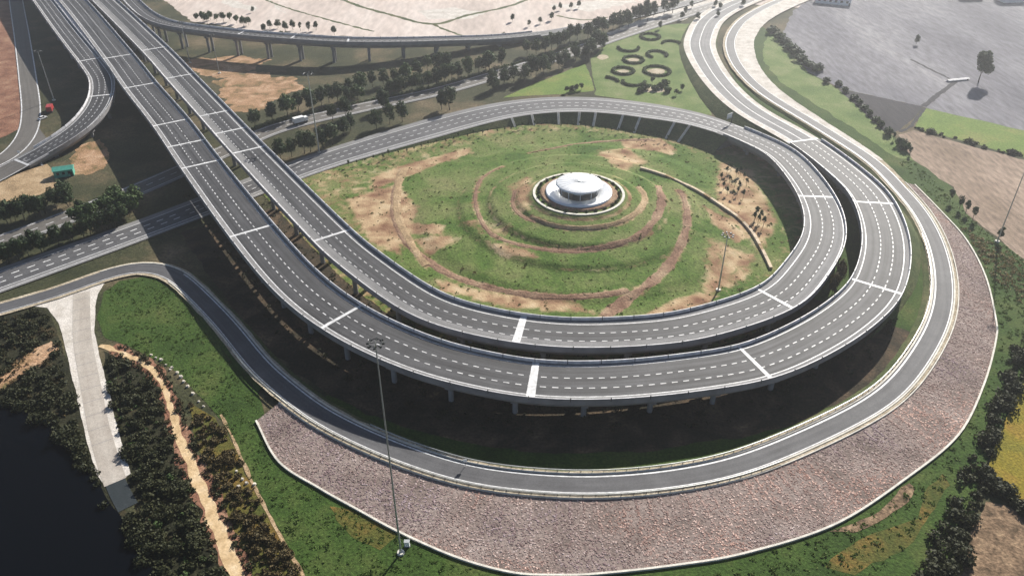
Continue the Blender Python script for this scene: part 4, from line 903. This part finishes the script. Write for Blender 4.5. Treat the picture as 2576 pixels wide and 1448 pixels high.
# hedge rings of the park beyond the loop
def hedge_ring(cx, cy, rx, ry, a0, a1, label, i):
    c = P(cx, cy); ex = np.linalg.norm(P(cx+rx, cy)-c); ey = np.linalg.norm(P(cx, cy-ry)-P(cx, cy+ry))/2
    lob = []; n_ = max(8, int((ex+ey)*1.1*(a1-a0)/6.28*2))
    for k in range(n_):
        t = a0+(a1-a0)*k/n_; lob.append((math.cos(t)*ex, math.sin(t)*ey, .55, 1.1, .7))
    o = link('ring_hedge', clump_mesh('ring_hedge', lob, n_*60, .42, 500+i), M['leaf_hedge']); o.location = tuple(c)
    setp(o, label, 'hedge', 'curved hedges in the park')
rings = [(1635, 94, 23, 8, 0, 6.28, 'oval hedge ring nearest the far road'), (1580, 122, 25, 9, 3.0, 6.5, 'open U-shaped hedge at the park\'s upper left'), (1652, 139, 24, 9, -.5, 4.2, 'oval hedge ring right of the park centre'),
         (1593, 152, 24, 9, 0, 6.28, 'oval hedge ring at the centre of the park'), (1567, 180, 26, 9, 0, 6.28, 'oval hedge ring with pale middle at the park\'s left'), (1652, 180, 32, 12, 0, 6.28, 'largest oval hedge ring with pale grey middle'),
         (1593, 208, 27, 9, 2.8, 6.5, 'half-open hedge at the lower end of the park'), (1525, 208, 30, 12, .2, 1.6, 'short dark hedge arc beside the bright green field'), (1688, 112, 22, 7, 0, 3.1, 'short hedge arc beside the slip road bank')]
for i, q in enumerate(rings): hedge_ring(*q, i)
for i, (x, y) in enumerate([(1625, 225), (1645, 228), (1660, 222), (1680, 232), (1610, 232), (1700, 240), (1715, 228), (1640, 210), (1672, 214), (1450, 228), (1462, 226), (1440, 230), (1425, 234)]):
    plant(random.choice(K_BUSH+K_MID), P(x, y), 3.5, 'bush', '%s bush from the left along the loop road\'s far edge' % ordw(sorted(range(13), key=lambda k: [1625, 1645, 1660, 1680, 1610, 1700, 1715, 1640, 1672, 1450, 1462, 1440, 1425][k]).index(i)), 'bush', 'bushes beyond the loop road', parts=('stem', 'foliage'))

# uncountable cover: scrub, tufts, thickets
def scatter_clumps(name, pts, mat, n_each, rad, size, label, hs=(.6, 1.2), zfun=None):
    V = []; Fq = []; r = rng
    for (x, y) in pts:
        R = rad*float(np.clip(r.lognormal(-.05, .42), .35, 2.2)); h = r.uniform(*hs); z0 = zfun(x, y) if zfun else 0
        N = max(3, int(n_each*(R/rad)**2))
        d = r.normal(size=(N, 3)); d /= np.linalg.norm(d, axis=1)[:, None]
        p = d*(r.random((N, 1))**.4)*R*np.array([1, 1, h]); p[:, 2] = np.abs(p[:, 2])+.1*R
        nn = d+r.normal(size=(N, 3))*.5; nn /= np.linalg.norm(nn, axis=1)[:, None]
        a = np.cross(nn, r.normal(size=(N, 3))); a /= np.linalg.norm(a, axis=1)[:, None]; b_ = np.cross(nn, a)
        s = size*r.uniform(.6, 1.4, (N, 1)); p = p+np.array([x, y, z0])
        k = len(V)*4; V.append(np.stack([p+a*s, p+b_*s, p-a*s, p-b_*s], 1).reshape(-1, 3))
    V = np.vstack(V); q = np.arange(len(V)).reshape(-1, 4)
    me = bpy.data.meshes.new(name); me.vertices.add(len(V)); me.vertices.foreach_set('co', V.astype(np.float32).ravel())
    me.loops.add(len(V)); me.loops.foreach_set('vertex_index', q.ravel().astype(np.int32))
    me.polygons.add(len(q)); me.polygons.foreach_set('loop_start', np.arange(0, len(V), 4, dtype=np.int32)); me.polygons.foreach_set('loop_total', np.full(len(q), 4, dtype=np.int32))
    me.update(calc_edges=True)
    o = link(name, me, mat); return setp(o, label, None, None, 'stuff')
def px_poly(px, z=0): return np.array([P(x, y, z)[:2] for x, y in px])
corner_shade_w = px_poly([(-350, 960), (0, 1008), (80, 1026), (172, 1105), (246, 1205), (306, 1285), (356, 1365), (410, 1448), (500, 1650), (-350, 1650)])
def off(pts, polys=(), lines=()):
    k = np.ones(len(pts), bool)
    for w in polys: k &= ~in_poly(pts, w)
    for L, d in lines: k &= np.array([L.dist(q) > d for q in pts])
    return pts[k]
A_left = px_poly([(-60, 805), (0, 802), (85, 785), (120, 800), (150, 880), (182, 990), (205, 1095), (235, 1200), (-60, 1100)])
A_mid = px_poly([(270, 895), (330, 915), (385, 965), (420, 1060), (470, 1190), (560, 1420), (600, 1530), (460, 1530), (335, 1260), (308, 1130), (275, 980)])
A_dry = px_poly([(470, 1010), (540, 1055), (600, 1150), (650, 1250), (700, 1350), (760, 1460), (640, 1520), (560, 1290), (505, 1140)])
scatter_clumps('scrub', off(scatter(A_left, 330), [corner_shade_w, px_poly([(0, 950), (50, 900), (130, 858), (150, 880), (100, 915), (30, 960), (0, 985)])], [(TR, 4.4)]), M['leaf_scrub'], 48, 1.15, .28, 'dark tangled scrub left of the concrete track')
corner_rim = []
for a_, b_ in zip(corner_shade_w[1:7], corner_shade_w[2:8]):
    for k in range(26): corner_rim.append(a_+(b_-a_)*(k+rng.random())/26+rng.normal(size=2)*.9)
scatter_clumps('scrub', off(np.array(corner_rim), [], [(TR, 3.4)]), M['leaf_scrub'], 40, 1.2, .28, 'dark reeds and scrub along the pond\'s shore', (.5, 1.0))
scatter_clumps('scrub', off(scatter(A_mid, 400), [corner_shade_w], [(TR, 4.6), (DP, 3.4)]), M['leaf_scrub'], 50, 1.1, .28, 'dark scrub between the concrete track and the sandy path')
tan_w = px_poly([(0, 950), (50, 900), (130, 858), (150, 880), (100, 915), (30, 960), (0, 985)])
scatter_clumps('scrub', off(scatter(A_left, 150), [corner_shade_w], [(TR, 4.6)]), M['leaf_dry'], 22, .7, .2, 'dry brown brush among the scrub left of the concrete track')
scatter_clumps('scrub', off(scatter(A_mid, 170), [corner_shade_w], [(TR, 4.8), (DP, 3.2)]), M['leaf_mid'], 20, .6, .2, 'small green weeds among the scrub beside the sandy path')
scatter_clumps('scrub', off(scatter(A_dry, 260), [], [(DP, 3.6)]), M['leaf_dry'], 40, .8, .24, 'rusty dry brush right of the sandy path')
A_th = px_poly([(2600, 830), (2540, 890), (2500, 1010), (2470, 1100), (2420, 1180), (2400, 1250), (2350, 1350), (2300, 1470), (2420, 1470), (2440, 1330), (2480, 1230), (2500, 1120), (2580, 960), (2640, 900)])
scatter_clumps('thicket', scatter(A_th, 260), M['leaf_scrub'], 60, 1.5, .32, 'dark thicket along the ditch at the lower right', (.7, 1.4))
scatter_clumps('thicket', scatter(A_th, 120), M['leaf_mid'], 30, .8, .24, 'sparse green brush in the ditch thicket at the lower right', (.7, 1.4))
A_hd = px_poly([(2470, 1185), (2500, 1195), (2575, 1270), (2700, 1310), (2700, 1340), (2560, 1285), (2480, 1230)])
scatter_clumps('thicket', scatter(A_hd, 90), M['leaf_scrub'], 60, 1.3, .3, 'dark hedge strip between the olive plot and the clodded plot')
A_hd2 = px_poly([(2296, 318), (2575, 392), (2900, 470), (2900, 478), (2575, 400), (2292, 325)])
scatter_clumps('hedge', scatter(A_hd2, 230), M['leaf_scrub'], 36, 1.0, .3, 'low dark hedge below the yellow-green crop strip', (.6, 1.0))
ed = []
for q in np.arange(6, DP.length, .32):
    p, t, nn = DP.at(q); sd = rng.choice((-1, 1)); ed.append(p[:2]+nn*sd*(dpw(q)+rng.uniform(.3, 2.0)))
ed = np.array(ed); scatter_clumps('brush', ed[::2], M['leaf_dry'], 16, .45, .16, 'dry brush along both edges of the sandy track', (.5, 1.0)); scatter_clumps('brush', ed[1::2], M['leaf_scrub'], 20, .6, .2, 'dark brush along both edges of the sandy track', (.5, 1.0))
zm = lambda x, y: mound_h(x, y)+.12
gt = scatter(np.array(gp), 5200); gt = off(gt, [], []); gt = gt[[C1.dist(q) > 9 for q in gt]]
rg = np.hypot(gt[:, 0]-GC[0], gt[:, 1]-GC[1]); gt = gt[rg > 20]
scatter_clumps('grass_tufts', gt[:1100], M['tuft'], 5, .36, .17, 'green weeds and tufts over the garden', (.12, .3), zm)
scatter_clumps('grass_tufts', gt[2600:3200], M['tuft_dry'], 5, .42, .18, 'dry tufts over the garden', (.12, .3), zm)
A_lawn = px_poly([(262, 735), (300, 710), (360, 700), (415, 704), (460, 740), (520, 830), (590, 930), (645, 1000), (690, 1170), (800, 1240), (1000, 1350), (1150, 1415), (1290, 1450), (1100, 1560), (760, 1448), (690, 1310), (640, 1220), (560, 1060), (440, 935), (330, 880)])
scatter_clumps('grass_tufts', scatter(A_lawn, 1500), M['tuft'], 5, .40, .18, 'short green tufts over the lawn by the ramp', (.12, .3))
A_ver = px_poly([(2260, 410), (2300, 405), (2440, 550), (2575, 655), (2640, 800), (2575, 880), (2500, 990), (2440, 1105), (2330, 1300), (2200, 1460), (1700, 1470), (1900, 1400), (2110, 1330), (2290, 1210), (2420, 1100), (2485, 970), (2515, 850), (2490, 690), (2440, 600), (2370, 520)])
scatter_clumps('grass_tufts', scatter(A_ver, 2200), M['tuft'], 6, .45, .20, 'grass tufts outside the stone slope', (.15, .4))
scatter_clumps('grass_tufts', scatter(px_poly([(2400, 560), (2575, 655), (2640, 800), (2560, 760), (2480, 680), (2440, 600)]), 400), M['tuft_dry'], 7, .6, .22, 'dry tufts below the brown plot', (.3, .8))
# shade-tolerant weeds below the decks and beside the highway
ws = []
for L, a, b_ in ((C2, C2.near(507, 416, 10), C2.near(2207, 718, 8.5)), (C1, C1.near(626, 379, 10), C1.near(1947, 755, 8.7))):
    for s in np.arange(a, b_, .7):
        p, t, nn = L.at(s); ws.append(p[:2]+nn*rng.uniform(-11, 8))
ws = np.array(ws); ws = ws[[C4.dist(q) > 6 and H2.dist(q) > 8 and Sub(C1, a_c1, e1).dist(q) > 12 for q in ws]]
scatter_clumps('weeds', ws, M['leaf_scrub'], 12, .8, .24, 'weeds on the bare ground under the viaduct', (.4, .9))
hs_ = []
for s in np.arange(H2.near(640, 350, .3), H2.near(1500, 108, .3), .9):
    p, t, nn = H2.at(s); hs_.append(p[:2]+nn*7.6+rng.normal(size=2)*.25)
scatter_clumps('median_hedge', np.array(hs_), M['leaf_hedge'], 26, 1.0, .28, 'clipped dark hedge along the highway\'s far edge', (.8, 1.1))

# ------------------------------------------------------------------ street furniture, vehicles, buildings
def mast(base, top, label, hd=1.0):
    B = P(*base); hs = np.arange(6, 75, .25)
    h = float(min(hs, key=lambda z: abs(P(base[0], top[1], z)[1]-B[1])))
    o = empty('light_mast', B); setp(o, label, 'light mast', 'tall light masts')
    mb = MB(); mb.cyl((0, 0, 0), (0, 0, .5), .9, .8, 12); mb.build('footing', M['kerb'], o)
    mb = MB(); mb.cyl((0, 0, .4), (0, 0, h*.5), .30*hd, .22*hd, 10); mb.cyl((0, 0, h*.5-.02), (0, 0, h), .22*hd, .14*hd, 10); mb.build('pole', M['galv'], o)
    mb = MB(); mb.lathe([(1.5*hd, h-.1), (1.62*hd, h-.02), (1.5*hd, h+.08), (1.38*hd, h-.02), (1.5*hd, h-.1)], 20)
    for k in range(4):
        t = k*math.pi/2; mb.cyl((0, 0, h), (math.cos(t)*1.5*hd, math.sin(t)*1.5*hd, h), .06, .06, 6)
    mb.build('lamp_ring', M['dark_steel'], o)
    for k in range(8):
        t = k*math.pi/4; mb = MB(); mb.box((math.cos(t)*1.75*hd, math.sin(t)*1.75*hd, h-.12), (.8*hd, .5*hd, .32), t, .8); mb.build('floodlight', M['dark_steel'], o)
    return o
mast((1008, 1390), (986, 862), 'tall light mast rising from the grass below the stone slope', .8)
mast((803, 385), (793, 185), 'light mast among the trees beside the loop road', 1.2)
mast((1806, 730), (1813, 590), 'light mast inside the garden near the right-hand deck', 1.0)
mast((2507, 608), (2519, 385), 'light mast at the right edge by the brown plot', .8)
mast((478, 159), (475, 55), 'light mast in front of the far link ramp', 1.0)
mast((136, 253), (108, 128), 'light mast left of the viaduct beside the side road', 1.0)
mast((552, 185), (551, 88), 'slim light mast between the link ramp\'s piers', .8)

# small box at the tall mast's foot
B = P(1011, 1372); cb = empty('control_cabinet', (B[0]+1.2, B[1], 0)); setp(cb, 'white control cabinet at the foot of the tall light mast', 'cabinet')
mb = MB(); mb.box((0, 0, .9), (1.1, .7, 1.5)); mb.build('body', M['white'], cb)
mb = MB(); mb.box((0, 0, 1.7), (1.3, .9, .1)); mb.build('lid', M['galv'], cb)
mb = MB(); mb.box((0, 0, .08), (1.3, .9, .18)); mb.build('plinth', M['concrete'], cb)

# sign gantry where the loop meets its embankment
s = C1.near(1818, 318, 6.1); p, t, nn = C1.at(s); ang = math.atan2(nn[1], nn[0])
gq = empty('sign_gantry', (p[0]-nn[0]*(W1+.6), p[1]-nn[1]*(W1+.6), p[2]-.6), ang); setp(gq, 'white sign board on a grey post where the loop deck begins', 'sign')
mb = MB(); mb.cyl((0, 0, 0), (0, 0, 5.6), .22, .18, 10); mb.build('post', M['dark_steel'], gq)
mb = MB(); mb.box((1.9, 0, 5.2), (4.0, .16, .16)); mb.box((1.9, 0, 3.6), (4.0, .16, .16)); mb.build('arm', M['galv'], gq)
mb = MB(); mb.box((2.1, -.16, 4.4), (3.6, .1, 2.4)); mb.build('sign_panel', M['white'], gq)

def sign_post(xy, z, label, h=2.6, white=True):
    o = empty('road_sign', (xy[0], xy[1], z)); setp(o, label, 'road sign')
    mb = MB(); mb.cyl((0, 0, -.1), (0, 0, h), .07, .06, 8); mb.build('post', M['dark_steel'], o)
    mb = MB(); mb.box((0, -.1, h-.4), (1.0, .06, 1.0)); mb.build('sign_panel', M['white'] if white else M['red'], o)
    mb = MB(); mb.box((0, 0, 0), (.5, .5, .3)); mb.build('footing', M['concrete'], o)
q = P(1170, 1172, 1.2); sign_post(q, 1.1, 'small white road sign at the ramp\'s inner edge below the viaduct')
q = C3.at(C3.near(70, 400, 2))[0]; nn = C3.at(C3.near(70, 400, 2))[2]; sign_post(q[:2]-nn[:2]*6.6, q[2]-.5, 'small white road sign at the foot of the left ramp')

def guardrail(L, a, b, offs, label, cap=300, per=3.0):
    p0 = L.at(a)[0]; root = empty('guardrail', (p0[0], p0[1], 0)); setp(root, label, 'guardrail')
    n = int((b-a)/per); r = link('rail', sweep_mesh(L, L.span(a, b, 3), [(offs+.05, .5), (offs+.05, .85), (offs-.05, .85), (offs-.05, .5)]), M['galv'], root); r.location = -root.location
    pm = MB(); pm.box((0, 0, .35), (.16, .16, 1.1)); pme = mesh('post', pm.v, pm.f); pme.materials.append(M['dark_steel'])
    for i in range(min(n, cap)):
        p, t, nn = L.at(a+i*per); o = link('post', pme, None, root); o.location = (p[0]+nn[0]*(offs+.14)-p0[0], p[1]+nn[1]*(offs+.14)-p0[1], p[2]-.05)
guardrail(C4, C4.near(900, 1095, 1.2), C4.near(2350, 600, 1.2), W4+.95, 'low guardrail with dark posts along the ramp\'s inner edge')
guardrail(C4, C4.near(600, 860, 1), C4.near(1950, 1135, 1.2), -W4-.75, 'low guardrail along the ramp\'s outer edge above the stone slope')

# vehicles
def truck(xy, ang, label, cabm, boxm, z=.35, L=7.5, w=2.5, h=2.9):
    o = empty('truck', (xy[0], xy[1], z), ang); setp(o, label, 'truck')
    mb = MB(); mb.box((0, 0, .75), (L, w*.7, .3)); mb.build('chassis', M['dark_steel'], o)
    mb = MB(); mb.box((-L*.12, 0, .9+h*.4), (L*.7, w, h*.8), 0, .99); mb.build('cargo_box', boxm, o)
    mb = MB(); mb.box((L*.38, 0, .75+h*.33), (L*.22, w*.96, h*.66), 0, .9); c = mb.build('cab', cabm, o)
    mb = MB(); mb.box((L*.488, 0, .75+h*.44), (.06, w*.8, h*.26), 0, .9); mb.build('windscreen', M['glass'], c)
    for x in (-L*.34, -L*.2, L*.37):
        for y in (-w*.42, w*.42):
            mb = MB(); mb.cyl((x, y-.15, .5), (x, y+.15, .5), .5, .5, 14); mb.build('wheel', M['rubber'], o)
def car(xy, ang, label, m_, z=.35):
    o = empty('car', (xy[0], xy[1], z), ang); setp(o, label, 'car'); mb = MB()
    prof = [(-2.2, .35), (-2.2, .85), (-1.9, 1.0), (-1.1, 1.02), (.9, .98), (2.0, .82), (2.2, .6), (2.2, .35)]
    k = len(prof); mb.add([(x, -.88, zz) for x, zz in prof]+[(x, .88, zz) for x, zz in prof], [tuple(range(k-1, -1, -1)), tuple(range(k, 2*k))]+[(i, (i+1) % k, k+(i+1) % k, k+i) for i in range(k)]); mb.build('body', m_, o)
    mb = MB(); mb.box((-.25, 0, 1.25), (2.4, 1.5, .52), 0, .75); c = mb.build('cabin', M['glass'], o)
    mb = MB(); mb.box((-.25, 0, 1.53), (1.7, 1.1, .06)); mb.build('roof', m_, c)
    for x in (-1.35, 1.4):
        for y in (-.82, .82):
            mb = MB(); mb.cyl((x, y-.1, .33), (x, y+.1, .33), .33, .33, 12); mb.build('wheel', M['rubber'], o)
s = H2.near(752, 304, .3); p, t, nn = H2.at(s); truck(p[:2]-nn*2.2, math.atan2(t[1], t[0]), 'white box truck on the highway just right of the viaduct', M['white'], M['white'], p[2]+.02)
q = P(128, 280); truck(q, 1.9, 'dark red truck parked in the viaduct shadow by the side road', M['red'], M['red'], .05, 7)
q = P(108, 300); car(q, 1.2, 'pale car parked beside the dark red truck', M['white'], .05)

# buildings
def house(xy, ang, d, label, wallm, roofm, name='shed', ridge=True, wins=3):
    o = empty(name, (xy[0], xy[1], 0), ang); setp(o, label, name.replace('_', ' ')); L, w, h = d
    mb = MB(); mb.box((0, 0, h/2-.1), (L, w, h+.2)); wl2 = mb.build('wall', wallm, o)
    mb = MB(); e = .35; rh = w*.22
    vv = [(-L/2-e, -w/2-e, h-.05), (L/2+e, -w/2-e, h-.05), (L/2+e, w/2+e, h-.05), (-L/2-e, w/2+e, h-.05), (-L/2-e, 0, h+rh), (L/2+e, 0, h+rh)]
    mb.add(vv, [(0, 1, 5, 4), (2, 3, 4, 5), (1, 2, 5), (3, 0, 4), (3, 2, 1, 0)]); mb.build('roof', roofm, o)
    for i in range(wins):
        x = -L/2+L*(i+.7)/(wins+.4); mb = MB(); mb.box((x, -w/2-.03, h*.55), (L/wins*.4, .1, h*.35)); mb.build('window', M['glass'], o)
    mb = MB(); mb.box((L/2-.9, -w/2-.04, min(1.0, h*.45)), (.95, .1, min(2.0, h*.8))); mb.build('door', M['dark_steel'], o)
q = P(164, 440); house(q, .35, (7.5, 4.5, 3.2), 'small hut with green sheet roof beside the left ramp', M['green_paint'], M['green_paint'], 'hut')
q = P(2095, 8); house(q, -.4, (24, 10, 4.5), 'long shed with blue roof at the far top edge', M['white'], M['blue_roof'], 'shed', wins=6)
q = P(2555, 2); house(q, .1, (26, 12, 6), 'white building at the far top right corner', M['white'], M['white'], 'building', wins=6)
q = P(2440, -2); house(q, .1, (14, 8, 4), 'grey shed beside the far white building', M['concrete'], M['galv'], 'shed', wins=3)
q = P(2408, 203); house(q, .25, (13, 1.8, .8), 'long low white cloche left of the lone tree', M['barrier'], M['barrier'], 'cloche', wins=0)

# pale rocks along the sandy track
for i, (x, y) in enumerate([(405, 905), (418, 918), (428, 930), (432, 925), (446, 938), (455, 948), (462, 960), (472, 972), (485, 990), (500, 1010), (512, 1022), (380, 893), (392, 900), (595, 1185), (610, 1205), (620, 1215), (600, 1225), (640, 1218)]):
    q = P(x, y); mb = MB(); m_ = 7; r_ = random.uniform(.35, .7)
    lo = [(r_*random.uniform(.8, 1.1)*math.cos(k*6.283/m_), r_*random.uniform(.8, 1.1)*math.sin(k*6.283/m_), -.1) for k in range(m_)]
    hi = [(a*.7+random.uniform(-.05, .05), b_*.7, r_*random.uniform(.6, .9)) for a, b_, c in lo]
    mb.add(lo+hi, [(k, (k+1) % m_, m_+(k+1) % m_, m_+k) for k in range(m_)]+[tuple(range(m_, 2*m_))])
    o = mb.build('rock', M['rock']); o.location = (q[0], q[1], .1)
    setp(o, '%s pale rock along the sandy track\'s lawn side, counted from the top' % ordw(i), 'rock', 'pale rocks by the sandy track')

# ------------------------------------------------------------------ haze
hz = MB(); hz.box((0, 900, 80), (4200, 3000, 162))
m = bpy.data.materials.new('haze air'); m.use_nodes = True; n = m.node_tree.nodes; l = m.node_tree.links
for q in list(n):
    if q.type == 'BSDF_PRINCIPLED': n.remove(q)
vol = n.new('ShaderNodeVolumePrincipled'); vol.inputs['Color'].default_value = (.93, .95, 1.0, 1); vol.inputs['Density'].default_value = HAZE_DENSITY; vol.inputs['Anisotropy'].default_value = 0.75
l.new(vol.outputs[0], n['Material Output'].inputs['Volume'])
setp(hz.build('haze', m), kind='stuff')
